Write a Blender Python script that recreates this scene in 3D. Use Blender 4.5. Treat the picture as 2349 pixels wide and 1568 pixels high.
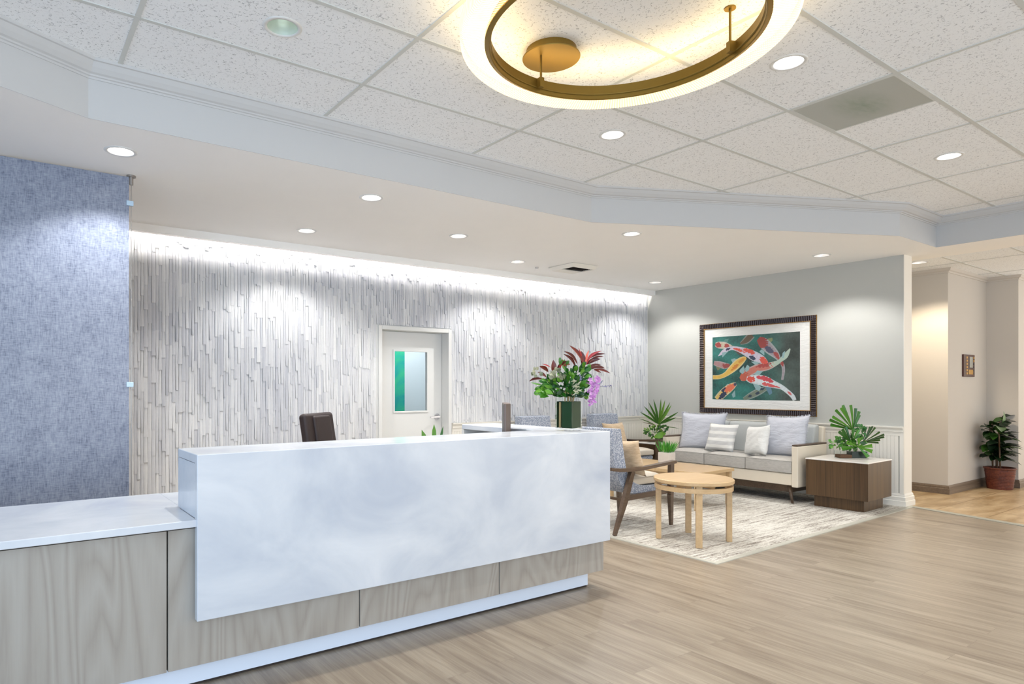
import bpy, bmesh, math, random
from mathutils import Vector, Matrix
from mathutils.geometry import tessellate_polygon
random.seed(7)
D = bpy.data; scene = bpy.context.scene; COL = scene.collection
PI = math.pi; R = math.radians
for o in list(D.objects): D.objects.remove(o)

# ------------------------------------------------------------------ camera
FPX = math.sqrt(2155.0 * 1020.0)            # focal length in pixels of the 2349 px wide frame
cam = D.cameras.new('camera'); camo = D.objects.new('camera', cam); COL.objects.link(camo)
cam.sensor_fit = 'HORIZONTAL'; cam.sensor_width = 36.0; cam.lens = 36.0 * FPX / 2349.0
cam.shift_x = (1174.5 - 1020.0) / 2349.0; cam.shift_y = (886.5 - 784.0) / 2349.0
YAW = math.atan2(2155.0, FPX)               # angle of world +X to the right of the view axis
camo.location = (0, 0, 1.34); camo.rotation_euler = (PI / 2, 0, YAW - PI / 2)
cam.clip_start = 0.05; scene.camera = camo

# ------------------------------------------------------------------ world, exposure
w = D.worlds.new('world'); scene.world = w; w.use_nodes = True
bg = w.node_tree.nodes['Background']; bg.inputs[1].default_value = 0.84
# assumed daylight side (-X) cool, far side (+X) warm
_tc = w.node_tree.nodes.new('ShaderNodeTexCoord'); _sx = w.node_tree.nodes.new('ShaderNodeSeparateXYZ'); _rp = w.node_tree.nodes.new('ShaderNodeValToRGB')
w.node_tree.links.new(_tc.outputs['Generated'], _sx.inputs[0])
_ma = w.node_tree.nodes.new('ShaderNodeMath'); _ma.operation = 'MULTIPLY_ADD'; _ma.inputs[1].default_value = 0.5; _ma.inputs[2].default_value = 0.5
w.node_tree.links.new(_sx.outputs[0], _ma.inputs[0]); w.node_tree.links.new(_ma.outputs[0], _rp.inputs[0]); w.node_tree.links.new(_rp.outputs[0], bg.inputs[0])
_e = _rp.color_ramp.elements; _e[0].position = 0.45; _e[0].color = (1.0, 0.86, 0.68, 1); _e[1].position = 0.98; _e[1].color = (1.0, 0.86, 0.68, 1)
_e[0].color = (0.84, 0.91, 1.0, 1)
vs = scene.view_settings; vs.view_transform = 'Standard'; vs.look = 'None'; vs.gamma = 1.0; vs.exposure = 1.25
vs.use_curve_mapping = False

SPOT_W = 35.0      # downlight in the low ceiling
def add_light(name, kind, loc, power, color, parent=None, **kw):
    l = D.lights.new(name, kind); l.energy = power; l.color = color
    for k, v in kw.items():
        if k != 'rot': setattr(l, k, v)
    o = D.objects.new(name, l); COL.objects.link(o); o.location = loc
    if 'rot' in kw: o.rotation_euler = kw['rot']
    if parent: o.parent = parent
    return o

# unseen area light added for assumed window daylight, left of and behind the viewer
add_light('assumed_daylight', 'AREA', (-2.6, -1.9, 1.6), 54.0, (0.38, 0.66, 1.0), shape='RECTANGLE', size=3.4, size_y=2.3,
          rot=(Vector((0.62, 0.78, 0.02))).to_track_quat('-Z', 'Y').to_euler())

# ------------------------------------------------------------------ colour + material helpers
def S(r, g, b):
    f = lambda c: (c / 255) / 12.92 if c / 255 <= 0.04045 else ((c / 255 + 0.055) / 1.055) ** 2.4
    return (f(r), f(g), f(b), 1.0)
class N:
    """small wrapper round a node tree"""
    def __init__(s, name, rough=0.5, metal=0.0, **kw):
        s.m = D.materials.new(name); s.m.use_nodes = True; s.t = s.m.node_tree
        s.b = s.t.nodes['Principled BSDF']; s.out = s.t.nodes['Material Output']
        s.b.inputs['Roughness'].default_value = rough; s.b.inputs['Metallic'].default_value = metal
        for k, v in kw.items(): s.b.inputs[k].default_value = v
        s._c = None
    def n(s, typ, **props):
        x = s.t.nodes.new(typ)
        for k, v in props.items(): setattr(x, k, v)
        return x
    def l(s, a, b): s.t.links.new(a, b)
    def co(s):
        if s._c is None: s._c = s.n('ShaderNodeTexCoord').outputs['Object']
        return s._c
    def map(s, scale=(1, 1, 1), rot=(0, 0, 0), src=None, loc=(0, 0, 0)):
        x = s.n('ShaderNodeMapping'); x.inputs['Scale'].default_value = scale; x.inputs['Rotation'].default_value = rot
        x.inputs['Location'].default_value = loc
        s.l(src or s.co(), x.inputs['Vector']); return x.outputs[0]
    def noise(s, vec, scale=1.0, detail=2.0, rough=0.5, dist=0.0):
        x = s.n('ShaderNodeTexNoise'); s.l(vec, x.inputs['Vector'])
        x.inputs['Scale'].default_value = scale; x.inputs['Detail'].default_value = detail
        x.inputs['Roughness'].default_value = rough; x.inputs['Distortion'].default_value = dist
        return x.outputs['Fac']
    def ramp(s, fac, stops):
        x = s.n('ShaderNodeValToRGB'); e = x.color_ramp.elements
        while len(e) < len(stops): e.new(0.5)
        for i, (p, c) in enumerate(stops): e[i].position = p; e[i].color = c if len(c) == 4 else (*c, 1)
        s.l(fac, x.inputs[0]); return x.outputs[0]
    def math(s, op, a, b=None, c=None, clamp=False):
        x = s.n('ShaderNodeMath', operation=op); x.use_clamp = clamp
        for i, v in enumerate((a, b, c)):
            if v is None: continue
            if isinstance(v, (int, float)): x.inputs[i].default_value = v
            else: s.l(v, x.inputs[i])
        return x.outputs[0]
    def mix(s, fac, a, b, mode='MIX'):
        x = s.n('ShaderNodeMix', data_type='RGBA', blend_type=mode)
        for i, v in ((0, fac), (6, a), (7, b)):
            if isinstance(v, (int, float)): x.inputs[i].default_value = v
            elif isinstance(v, tuple): x.inputs[i].default_value = v
            else: s.l(v, x.inputs[i])
        return x.outputs[2]
    def col(s, c):
        if isinstance(c, tuple): s.b.inputs['Base Color'].default_value = c
        else: s.l(c, s.b.inputs['Base Color'])
        return s
    def bump(s, h, strength=0.3, dist=0.01):
        x = s.n('ShaderNodeBump'); x.inputs['Strength'].default_value = strength; x.inputs['Distance'].default_value = dist
        s.l(h, x.inputs['Height']); s.l(x.outputs[0], s.b.inputs['Normal']); return s

def plain(name, c, rough=0.5, metal=0.0, vary=0.06, scale=8.0, bump=0.0, **kw):
    n = N(name, rough, metal, **kw)
    f = n.noise(n.co(), scale, 3)
    d = tuple(max(0, x * (1 - vary)) for x in c[:3]) + (1,); e = tuple(min(1, x * (1 + vary)) for x in c[:3]) + (1,)
    n.col(n.mix(f, d, e))
    if bump: n.bump(n.noise(n.co(), scale * 12, 2), bump, 0.004)
    return n.m
def wood(name, c1, c2, axis='z', rough=0.4, fine=60.0, long=1.5, contrast=1.0):
    n = N(name, rough)
    sc = {'x': (long, fine, fine), 'y': (fine, long, fine), 'z': (fine, fine, long)}[axis]
    g = n.noise(n.map(sc), 1.0, 4, 0.6)
    sc2 = tuple(v * 0.16 for v in sc)
    g2 = n.noise(n.map(sc2), 1.0, 2, 0.5)
    f = n.math('ADD', n.math('MULTIPLY', g, 0.6), n.math('MULTIPLY', g2, 0.5))
    n.col(n.ramp(f, [(0.38, c1), (0.70, c2)])); n.bump(g, 0.06, 0.002)
    return n.m
def fabric(name, c1, c2, scale=450.0, rough=0.9, bump=0.25, streak=None):
    n = N(name, rough); n.b.inputs['Sheen Weight'].default_value = 0.15
    f = n.noise(n.co(), scale, 2, 0.6)
    if streak: f = n.noise(n.map(streak), 1.0, 3, 0.6)
    n.col(n.ramp(f, [(0.35, c1), (0.65, c2)])); n.bump(n.noise(n.co(), scale, 2), bump, 0.002)
    return n.m
def attr_mat(name, rough=0.6, bump=0.0, tint=(1, 1, 1, 1), **kw):
    n = N(name, rough, **kw); a = n.n('ShaderNodeVertexColor', layer_name='Col')
    f = n.noise(n.co(), 40, 2)
    n.col(n.mix(1.0, n.mix(0.25, a.outputs[0], n.mix(f, (0.6, 0.6, 0.6, 1), (1, 1, 1, 1)), 'MULTIPLY'), tint, 'MULTIPLY'))
    if bump: n.bump(n.noise(n.co(), 60, 2), bump, 0.003)
    return n.m
def emit(name, c, strength):
    n = N(name, 0.5); n.col(c); n.b.inputs['Emission Color'].default_value = c; n.b.inputs['Emission Strength'].default_value = strength
    return n.m

MAT = {}
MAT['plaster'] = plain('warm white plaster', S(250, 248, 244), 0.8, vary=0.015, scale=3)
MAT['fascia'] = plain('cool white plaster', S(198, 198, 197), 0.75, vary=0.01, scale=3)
MAT['trim'] = plain('cream trim paint', S(236, 231, 220), 0.45, vary=0.01)
MAT['white'] = plain('white paint', S(222, 222, 219), 0.4, vary=0.01)
MAT['grey_wall'] = plain('grey green wall paint', S(190, 190, 183), 0.7, vary=0.012, scale=3)
MAT['hall_wall'] = plain('cream hall paint', S(202, 194, 183), 0.7, vary=0.012, scale=3)
MAT['brown_base'] = wood('brown baseboard', S(104, 88, 72), S(128, 110, 92), 'x', 0.5)
MAT['chrome'] = plain('chrome', S(200, 200, 205), 0.15, 1.0, vary=0.0)
MAT['steel'] = plain('brushed steel', S(170, 165, 160), 0.35, 1.0, vary=0.02)
MAT['bronze'] = plain('brushed bronze', S(138, 112, 50), 0.42, 0.75, vary=0.05)
MAT['maple'] = wood('pale maple', S(188, 157, 115), S(204, 174, 132), 'x', 0.35, fine=40)
MAT['walnut_leg'] = wood('brown stained wood', S(70, 54, 42), S(98, 78, 60), 'x', 0.4)
MAT['walnut'] = wood('walnut veneer', S(56, 38, 20), S(98, 72, 44), 'z', 0.4, fine=90, long=1.2)
MAT['black'] = plain('dark plastic', S(48, 42, 40), 0.4, vary=0.03)
MAT['gap'] = plain('dark gap', S(50, 42, 38), 0.8)
MAT['vinyl'] = plain('cream vinyl', S(226, 214, 194), 0.42, vary=0.02)
MAT['cushion'] = fabric('grey woven seat fabric', S(170, 165, 157), S(196, 191, 183), streak=(300, 20, 300))
MAT['backfab'] = fabric('pale grey back fabric', S(176, 178, 176), S(194, 196, 192))
MAT['linen'] = fabric('pale lavender linen', S(190, 192, 200), S(208, 209, 216), 300, bump=0.3)
def wrinkle(mt, st):
    t_ = mt.node_tree; b_ = t_.nodes['Principled BSDF']; old = b_.inputs['Normal'].links[0].from_node
    tc_ = t_.nodes.new('ShaderNodeTexCoord'); mp = t_.nodes.new('ShaderNodeMapping'); mp.inputs['Scale'].default_value = (7, 7, 26); nz = t_.nodes.new('ShaderNodeTexNoise'); nz.inputs['Detail'].default_value = 3; nz.inputs['Distortion'].default_value = 0.8
    nz.inputs['Scale'].default_value = 1.0; t_.links.new(tc_.outputs['Object'], mp.inputs[0]); t_.links.new(mp.outputs[0], nz.inputs[0])
    bp = t_.nodes.new('ShaderNodeBump'); bp.inputs['Strength'].default_value = st; bp.inputs['Distance'].default_value = 0.03; t_.links.new(nz.outputs[0], bp.inputs['Height']); t_.links.new(bp.outputs[0], old.inputs['Normal'])
MAT['cream_fab'] = fabric('white cotton', S(222, 221, 216), S(236, 235, 230), 300)
MAT['tan_fab'] = fabric('tan pillow fabric', S(184, 158, 126), S(208, 186, 156), streak=(20, 20, 220))
MAT['seat_beige'] = plain('beige vinyl seat', S(206, 196, 180), 0.5, vary=0.02)
MAT['leather'] = plain('dark brown leather', S(44, 32, 31), 0.5, vary=0.12, scale=20, bump=0.3)
MAT['basket'] = wood('red brown wicker', S(70, 28, 16), S(120, 58, 36), 'x', 0.5)
MAT['marble'] = plain('white marble top', S(238, 232, 224), 0.2, vary=0.03, scale=4)
def striped():
    n = N('striped cotton', 0.9); sx = n.n('ShaderNodeSeparateXYZ'); n.l(n.co(), sx.inputs[0])
    s = n.math('SINE', n.math('MULTIPLY', sx.outputs[2], 2 * PI / 0.085))
    n.col(n.ramp(n.math('MULTIPLY_ADD', s, 0.5, 0.5), [(0.35, S(236, 234, 228)), (0.5, S(206, 205, 202))]))
    n.bump(n.noise(n.co(), 300, 2), 0.3, 0.002); return n.m
MAT['striped'] = striped()
wrinkle(MAT['linen'], 0.35); wrinkle(MAT['cream_fab'], 0.3); wrinkle(MAT['striped'], 0.25); wrinkle(MAT['tan_fab'], 0.2)
def dotted():
    n = N('blue dotted upholstery', 0.9); v = n.n('ShaderNodeTexVoronoi'); v.inputs['Scale'].default_value = 95
    n.l(n.co(), v.inputs['Vector'])
    n.col(n.ramp(v.outputs['Distance'], [(0.25, S(206, 210, 217)), (0.55, S(134, 143, 160))]))
    n.bump(v.outputs['Distance'], 0.2, 0.001); return n.m
MAT['blue_fab'] = dotted()
def tile_mat():
    n = N('fissured acoustic tile', 0.9)
    a = n.noise(n.map((1, 1, 1)), 46, 1.5, 0.5, 0.3)
    band = n.math('SUBTRACT', 1.0, n.math('MULTIPLY', n.math('ABSOLUTE', n.math('SUBTRACT', a, 0.5)), 26.0), clamp=True)
    brk = n.ramp(n.noise(n.co(), 70, 1.0), [(0.52, (0, 0, 0)), (0.56, (1, 1, 1))])
    pin = n.ramp(n.noise(n.co(), 260, 1.0), [(0.66, (0, 0, 0)), (0.70, (1, 1, 1))])
    f = n.math('ADD', n.math('MULTIPLY', n.math('MULTIPLY', band, brk), 0.8), n.math('MULTIPLY', pin, 0.3), clamp=True)
    n.col(n.mix(f, S(244, 246, 247), S(150, 152, 156)))
    n.bump(n.math('SUBTRACT', 1.0, f), 0.25, 0.002); return n.m
MAT['tile'] = tile_mat()
MAT['tee'] = plain('ceiling tee paint', S(206, 208, 204), 0.5, vary=0.01)
def plank_mat():
    n = N('grey beige wood planks', 0.34, **{'Specular IOR Level': 0.75})
    sx = n.n('ShaderNodeSeparateXYZ'); n.l(n.co(), sx.inputs[0])
    cb = n.n('ShaderNodeCombineXYZ'); n.l(sx.outputs[1], cb.inputs[0]); n.l(sx.outputs[0], cb.inputs[1])
    v = cb.outputs[0]
    br = n.n('ShaderNodeTexBrick'); n.l(v, br.inputs['Vector']); br.offset = 0.37; br.offset_frequency = 2
    for k, x in (('Scale', 1.0), ('Mortar Size', 0.0012), ('Mortar Smooth', 0.3), ('Brick Width', 1.22), ('Row Height', 0.152), ('Bias', 0.0)):
        br.inputs[k].default_value = x
    br.inputs['Color1'].default_value = (0, 0, 0, 1); br.inputs['Color2'].default_value = (1, 1, 1, 1); br.inputs['Mortar'].default_value = (0.5, 0.5, 0.5, 1)
    off = n.n('ShaderNodeVectorMath', operation='MULTIPLY_ADD'); n.l(br.outputs['Color'], off.inputs[0]); off.inputs[1].default_value = (7, 3, 5); n.l(v, off.inputs[2])
    g1 = n.noise(n.map((1.3, 22, 1), src=off.outputs[0]), 1.0, 5, 0.62, 0.4)
    g2 = n.noise(n.map((5.0, 130, 1), src=off.outputs[0]), 1.0, 3, 0.6)
    g3 = n.noise(n.map((1.5, 5.0, 1), src=off.outputs[0]), 1.0, 2, 0.5)
    f = n.math('ADD', n.math('ADD', n.math('MULTIPLY', g1, 0.55), n.math('MULTIPLY', g2, 0.22)), n.math('MULTIPLY', g3, 0.25))
    f = n.math('ADD', f, n.math('MULTIPLY', n.math('SUBTRACT', br.outputs['Color'], 0.5), 0.045))
    c = n.ramp(f, [(0.34, S(118, 103, 87)), (0.50, S(149, 135, 117)), (0.68, S(175, 162, 143))])
    c = n.mix(n.math('MULTIPLY', br.outputs['Fac'], 0.45), c, S(110, 95, 80))
    n.col(c); n.bump(g1, 0.05, 0.002)
    return n.m
MAT['plank'] = plank_mat()
def carpet_mat():
    n = N('streaked cream carpet', 0.95)
    a = n.noise(n.map((2.4, 34, 6)), 1.0, 4, 0.7, 0.25); b = n.noise(n.map((32, 230, 60)), 1.0, 2, 0.6); c = n.noise(n.co(), 1.6, 2)
    f = n.math('ADD', n.math('ADD', n.math('MULTIPLY', a, 0.55), n.math('MULTIPLY', b, 0.45)), n.math('MULTIPLY', c, 0.12))
    n.col(n.ramp(f, [(0.44, S(112, 100, 90)), (0.52, S(178, 172, 162)), (0.60, S(214, 211, 202))])); n.bump(b, 0.4, 0.004)
    return n.m
MAT['carpet'] = carpet_mat()
def hall_tile():
    n = N('beige stone tiles', 0.35)
    br = n.n('ShaderNodeTexBrick'); n.l(n.map((1, 1, 1), rot=(0, 0, 0)), br.inputs['Vector']); br.offset = 0.0
    for k, x in (('Scale', 1.0), ('Mortar Size', 0.007), ('Brick Width', 0.46), ('Row Height', 0.46)): br.inputs[k].default_value = x
    f = n.noise(n.map((2, 7, 2)), 1.0, 5, 0.6)
    c = n.ramp(f, [(0.35, S(160, 132, 94)), (0.65, S(200, 176, 140))])
    n.col(n.mix(br.outputs['Fac'], c, S(150, 124, 90))); return n.m
MAT['stone'] = hall_tile()
def slab_mat():
    n = N('clouded pale solid surface', 0.22)
    f = n.noise(n.map((1.6, 1.6, 2.4)), 1.0, 6, 0.55, 0.6)
    n.col(n.ramp(f, [(0.32, S(184, 192, 205)), (0.50, S(203, 209, 217)), (0.68, S(219, 223, 228))]))
    n.b.inputs['Coat Weight'].default_value = 0.1; return n.m
MAT['slab'] = slab_mat()
def veneer_mat():
    n = N('pale grey ash veneer', 0.45)
    a = n.noise(n.map((2.6, 2.6, 0.55)), 1.0, 2.0, 0.5, 0.5)
    rings = n.math('FRACT', n.math('MULTIPLY', a, 18.0))
    tri = n.math('ABSOLUTE', n.math('SUBTRACT', rings, 0.5))
    g = n.noise(n.map((90, 90, 5)), 1.0, 3, 0.6)
    f = n.math('ADD', n.math('MULTIPLY', tri, 1.1), n.math('MULTIPLY', g, 0.5))
    n.col(n.ramp(f, [(0.10, S(148, 141, 132)), (0.45, S(161, 155, 146)), (0.8, S(168, 163, 155))])); n.bump(g, 0.05, 0.002)
    return n.m
MAT['veneer'] = veneer_mat()
def blue_panel():
    n = N('blue linen laminate', 0.28)
    a = n.noise(n.map((170, 170, 22)), 1.0, 3, 0.65); b = n.noise(n.map((22, 22, 170)), 1.0, 3, 0.65); c = n.noise(n.co(), 9, 4, 0.6)
    f = n.math('ADD', n.math('ADD', n.math('MULTIPLY', a, 0.4), n.math('MULTIPLY', b, 0.4)), n.math('MULTIPLY', c, 0.22))
    n.col(n.ramp(f, [(0.36, S(90, 98, 118)), (0.52, S(136, 144, 162)), (0.66, S(160, 167, 180))])); return n.m
MAT['blue_panel'] = blue_panel()
MAT['bamboo'] = attr_mat('grey bamboo strips', 0.55)
MAT['leaf'] = attr_mat('glossy leaf', 0.35, tint=(0.86, 0.78, 0.66, 1))
MAT['paint'] = attr_mat('printed picture', 0.45)
MAT['petal'] = attr_mat('petal', 0.6)
MAT['glass'] = N('clear glass', 0.02, **{'Transmission Weight': 1.0, 'IOR': 1.1}).col((0.95, 0.98, 0.97, 1)).m
MAT['pane'] = N('window pane glass', 0.02, **{'Transmission Weight': 1.0, 'IOR': 1.05}).col((0.97, 0.99, 1, 1)).m
MAT['lamp'] = emit('lit lamp lens', (1.0, 0.98, 0.95, 1), 3.0)
def teal_mat():
    n = N('teal abstract painting', 0.5); f = n.noise(n.map((3, 3, 1.6)), 1.0, 5, 0.6, 0.8)
    n.col(n.ramp(f, [(0.3, S(20, 90, 140)), (0.45, S(20, 160, 150)), (0.58, S(60, 190, 130)), (0.72, S(170, 200, 120))])); return n.m
MAT['teal'] = teal_mat()

# ------------------------------------------------------------------ mesh builder
class MB:
    def __init__(s): s.v = []; s.f = []; s.mi = []; s.c = []; s.cur = 0; s.cc = None
    def add(s, vs_, fs):
        b = len(s.v); s.v += [tuple(v) for v in vs_]
        for f in fs: s.f.append([b + i for i in f]); s.mi.append(s.cur); s.c.append(s.cc)
    def box(s, x0, x1, y0, y1, z0, z1, M=None):
        v = [Vector((x, y, z)) for z in (z0, z1) for y in (y0, y1) for x in (x0, x1)]
        if M: v = [M @ p for p in v]
        s.add(v, [(0, 2, 3, 1), (4, 5, 7, 6), (0, 1, 5, 4), (2, 6, 7, 3), (0, 4, 6, 2), (1, 3, 7, 5)])
    def bar(s, p0, p1, a0, b0, a1=None, b1=None, up=(0, 0, 1)):
        """tapered rectangular bar; a = across, b = along up"""
        p0, p1 = Vector(p0), Vector(p1); d = (p1 - p0).normalized(); x = d.cross(Vector(up))
        if x.length < 1e-4: x = Vector((1, 0, 0))
        x.normalize(); y = x.cross(d); a1 = a1 or a0; b1 = b1 or b0; v = []
        for p, a, b in ((p0, a0, b0), (p1, a1, b1)):
            v += [p + x * i * a / 2 + y * j * b / 2 for i, j in ((-1, -1), (1, -1), (1, 1), (-1, 1))]
        s.add(v, [(0, 3, 2, 1), (4, 5, 6, 7), (0, 1, 5, 4), (1, 2, 6, 5), (2, 3, 7, 6), (3, 0, 4, 7)])
    def cyl(s, p0, p1, r0, r1=None, n=16, caps=True):
        p0, p1 = Vector(p0), Vector(p1); r1 = r0 if r1 is None else r1; d = (p1 - p0).normalized()
        x = d.orthogonal().normalized(); y = d.cross(x); v = []
        for p, r in ((p0, r0), (p1, r1)):
            v += [p + x * r * math.cos(2 * PI * i / n) + y * r * math.sin(2 * PI * i / n) for i in range(n)]
        f = [(i, (i + 1) % n, n + (i + 1) % n, n + i) for i in range(n)]
        if caps: f += [tuple(range(n - 1, -1, -1)), tuple(range(n, 2 * n))]
        s.add(v, f)
    def tube(s, pts, r, n=6):
        for a, b in zip(pts[:-1], pts[1:]): s.cyl(a, b, r, n=n)
    def lathe(s, prof, n=32, c=(0, 0, 0), close=False):
        v = []; m = len(prof)
        for i in range(n):
            a = 2 * PI * i / n
            v += [(c[0] + r * math.cos(a), c[1] + r * math.sin(a), c[2] + z) for r, z in prof]
        f = []
        for i in range(n):
            j = (i + 1) % n
            for k in range(m if close else m - 1):
                k2 = (k + 1) % m; f.append((i * m + k, j * m + k, j * m + k2, i * m + k2))
        s.add(v, f)
    def prism(s, poly, z0, z1, plane='xy'):
        n = len(poly)
        mk = {'xy': lambda a, b, c: (a, b, c), 'xz': lambda a, b, c: (a, c, b), 'yz': lambda a, b, c: (c, a, b)}[plane]
        v = [mk(a, b, z0) for a, b in poly] + [mk(a, b, z1) for a, b in poly]
        f = [(i, (i + 1) % n, n + (i + 1) % n, n + i) for i in range(n)] + [tuple(range(n - 1, -1, -1)), tuple(range(n, 2 * n))]
        s.add(v, f)
    def sweep(s, path, prof, side=1, closed=False):
        """mitred moulding: prof = (outward, z) points; outward = side * left normal of the xy path"""
        n = len(path); P = [Vector(p[:2]) for p in path]; rows = []
        for i in range(n):
            a = (P[i] - P[i - 1]).normalized() if i > 0 or closed else None
            b = (P[(i + 1) % n] - P[i]).normalized() if i < n - 1 or closed else None
            if a is None: a = b
            if b is None: b = a
            na = Vector((-a.y, a.x)); nb = Vector((-b.y, b.x)); m = (na + nb).normalized(); k = 1 / max(0.3, m.dot(na))
            rows.append([(P[i].x + side * m.x * k * o, P[i].y + side * m.y * k * o, z) for o, z in prof])
        m = len(prof); v = [p for r in rows for p in r]; f = []
        for i in range(n if closed else n - 1):
            j = (i + 1) % n
            for k in range(m):
                k2 = (k + 1) % m; f.append((i * m + k, j * m + k, j * m + k2, i * m + k2))
        if not closed: f += [tuple(range(m)), tuple(range((n - 1) * m, n * m))[::-1]]
        s.add(v, f)
    def ball(s, c, r, n=8, sc=(1, 1, 1)):
        v = []; f = []
        for i in range(n + 1):
            a = PI * i / n
            for j in range(2 * n):
                b = PI * j / n; v.append((c[0] + r * sc[0] * math.sin(a) * math.cos(b), c[1] + r * sc[1] * math.sin(a) * math.sin(b), c[2] + r * sc[2] * math.cos(a)))
        for i in range(n):
            for j in range(2 * n): f.append((i * 2 * n + j, (i + 1) * 2 * n + j, (i + 1) * 2 * n + (j + 1) % (2 * n), i * 2 * n + (j + 1) % (2 * n)))
        s.add(v, f)
    def leaf(s, base, tip, W, up=(0, 0, 1), bow=0.12, fold=0.25, peak=0.5, n=6, blunt=False, col=None):
        if col: s.cc = col
        p0, p1 = Vector(base), Vector(tip); d = p1 - p0; L = d.length; u = Vector(up)
        x = d.cross(u)
        if x.length < 1e-5: x = Vector((1, 0, 0))
        x.normalize(); nn = x.cross(d).normalized(); v = []
        for i in range(n + 1):
            t = i / n
            if blunt: wd = W * (0.15 + 0.85 * t)
            else:
                wd = W * (math.sin(PI * min(1, t ** (math.log(0.5) / math.log(peak)))) ** 0.8 if 0 < t < 1 else 0.03)
            c = p0 + d * t + nn * (bow * L * math.sin(PI * t))
            v += [c - x * wd / 2 + nn * fold * wd * 0.5, c, c + x * wd / 2 + nn * fold * wd * 0.5]
        f = []
        for i in range(n): f += [(3 * i, 3 * i + 1, 3 * i + 4, 3 * i + 3), (3 * i + 1, 3 * i + 2, 3 * i + 5, 3 * i + 4)]
        s.add(v, f)
    def build(s, name, mats, parent=None, smooth=False, bevel=0.0, seg=2, sub=0, loc=None, rz=None):
        me = D.meshes.new(name); me.from_pydata(s.v, [], s.f)
        if not isinstance(mats, (list, tuple)): mats = [mats]
        for m in mats: me.materials.append(m)
        for p, k in zip(me.polygons, s.mi): p.material_index = k; p.use_smooth = smooth
        if any(c is not None for c in s.c):
            ca = me.color_attributes.new('Col', 'FLOAT_COLOR', 'CORNER')
            for p, c in zip(me.polygons, s.c):
                c = c or (0.5, 0.5, 0.5, 1)
                for li in p.loop_indices: ca.data[li].color = (*c[:3], 1)
        b = bmesh.new(); b.from_mesh(me); bmesh.ops.recalc_face_normals(b, faces=b.faces); b.to_mesh(me); b.free()
        me.update()
        o = D.objects.new(name, me); COL.objects.link(o)
        if parent: o.parent = parent
        if bevel:
            m = o.modifiers.new('bevel', 'BEVEL'); m.width = bevel; m.segments = seg; m.limit_method = 'ANGLE'; m.angle_limit = R(35)
            for p in me.polygons: p.use_smooth = True
            m.harden_normals = True
        if sub:
            m = o.modifiers.new('sub', 'SUBSURF'); m.levels = sub; m.render_levels = sub
        if loc: o.location = loc
        if rz: o.rotation_euler.z = rz
        return o
def tag(o, label, cat, group=None, kind=None):
    o['label'] = label; o['category'] = cat
    if group: o['group'] = group
    if kind: o['kind'] = kind
    return o
def thing(name, label, cat, loc=(0, 0, 0), rz=0.0, group=None):
    o = D.objects.new(name, None); COL.objects.link(o); o.location = loc; o.rotation_euler = (0, 0, rz)
    o.empty_display_size = 0.1
    return tag(o, label, cat, group)
def struct(o, label=None):
    o['kind'] = 'structure'
    if label: o['label'] = label
    return o
def copy_tree(o, parent=None):
    c = o.copy(); COL.objects.link(c); c.parent = parent
    for ch in [x for x in D.objects if x.parent == o]: copy_tree(ch, c)
    return c

# ------------------------------------------------------------------ the room: main sizes
HS = 2.815      # low ceiling (soffit) height
HC = 3.12       # tiled ceiling height
YB = 6.50       # back wall
XS = 8.315      # wall behind the sofa
YE = 3.04       # free end of that wall
YL = 6.36       # front edge of the light cove
SOFFIT_LIGHTS = [(0.624, 4.49), (2.388, 4.48), (2.39, 5.78), (3.70, 5.137), (5.035, 5.80), (5.024, 4.117), (7.597, 3.577), (7.626, 5.836), (-0.20, 5.79)]
CEIL_LIGHTS = [(1.153, 3.092), (3.568, 1.854), (3.568, 3.092), (6.041, 1.905)]
FAS = [(-3.6, 2.18), (0.40, 4.04), (4.375, 4.035), (7.263, 2.69), (8.175, 2.69), (8.175, -3.0)]   # fascia line

def flat(mb, outer, holes, z):
    loops = [[Vector((x, y, 0)) for x, y in outer]] + [[Vector((x, y, 0)) for x, y in h] for h in holes]
    allv = [v for l in loops for v in l]; tris = tessellate_polygon(loops)
    mb.add([(v.x, v.y, z) for v in allv], [tuple(t) for t in tris])
def circ(x, y, r, n=28): return [(x + r * math.cos(2 * PI * i / n), y + r * math.sin(2 * PI * i / n)) for i in range(n)]
HR = 0.078
# low ceiling with real holes for the downlights
m = MB(); flat(m, FAS[:5] + [(8.175, 2.0), (8.82, 2.0), (8.82, 6.5), (XS, 6.5), (XS, YL), (-3.6, YL)][0:0] + [(8.175, -3.0), (8.82, -3.0), (8.82, YL), (-3.6, YL)], [circ(x, y, HR) for x, y in SOFFIT_LIGHTS], HS)
struct(m.build('ceiling', MAT['plaster']), 'smooth low plaster ceiling over desk and lounge')
m = MB(); flat(m, [(-3.6, -3.0), (8.175, -3.0), (8.175, 4.2), (-3.6, 4.2)], [circ(x, y, HR) for x, y in CEIL_LIGHTS], HC)
struct(m.build('ceiling', MAT['tile']), 'raised ceiling of fissured white tiles')
m = MB()
for i in range(-3, 7):
    x = 0.545 + 1.214 * i; m.box(x - 0.012, x + 0.012, -3.0, 4.1, HC - 0.004, HC + 0.004)
    if i == 0: pass
for j in range(-9, 2):
    y = 3.405 + 0.613 * j; m.box(-3.6, 8.17, y - 0.012, y + 0.012, HC - 0.0045, HC + 0.004)
struct(m.build('trim_1', MAT['tee']), 'white ceiling grid of the raised ceiling')
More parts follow.
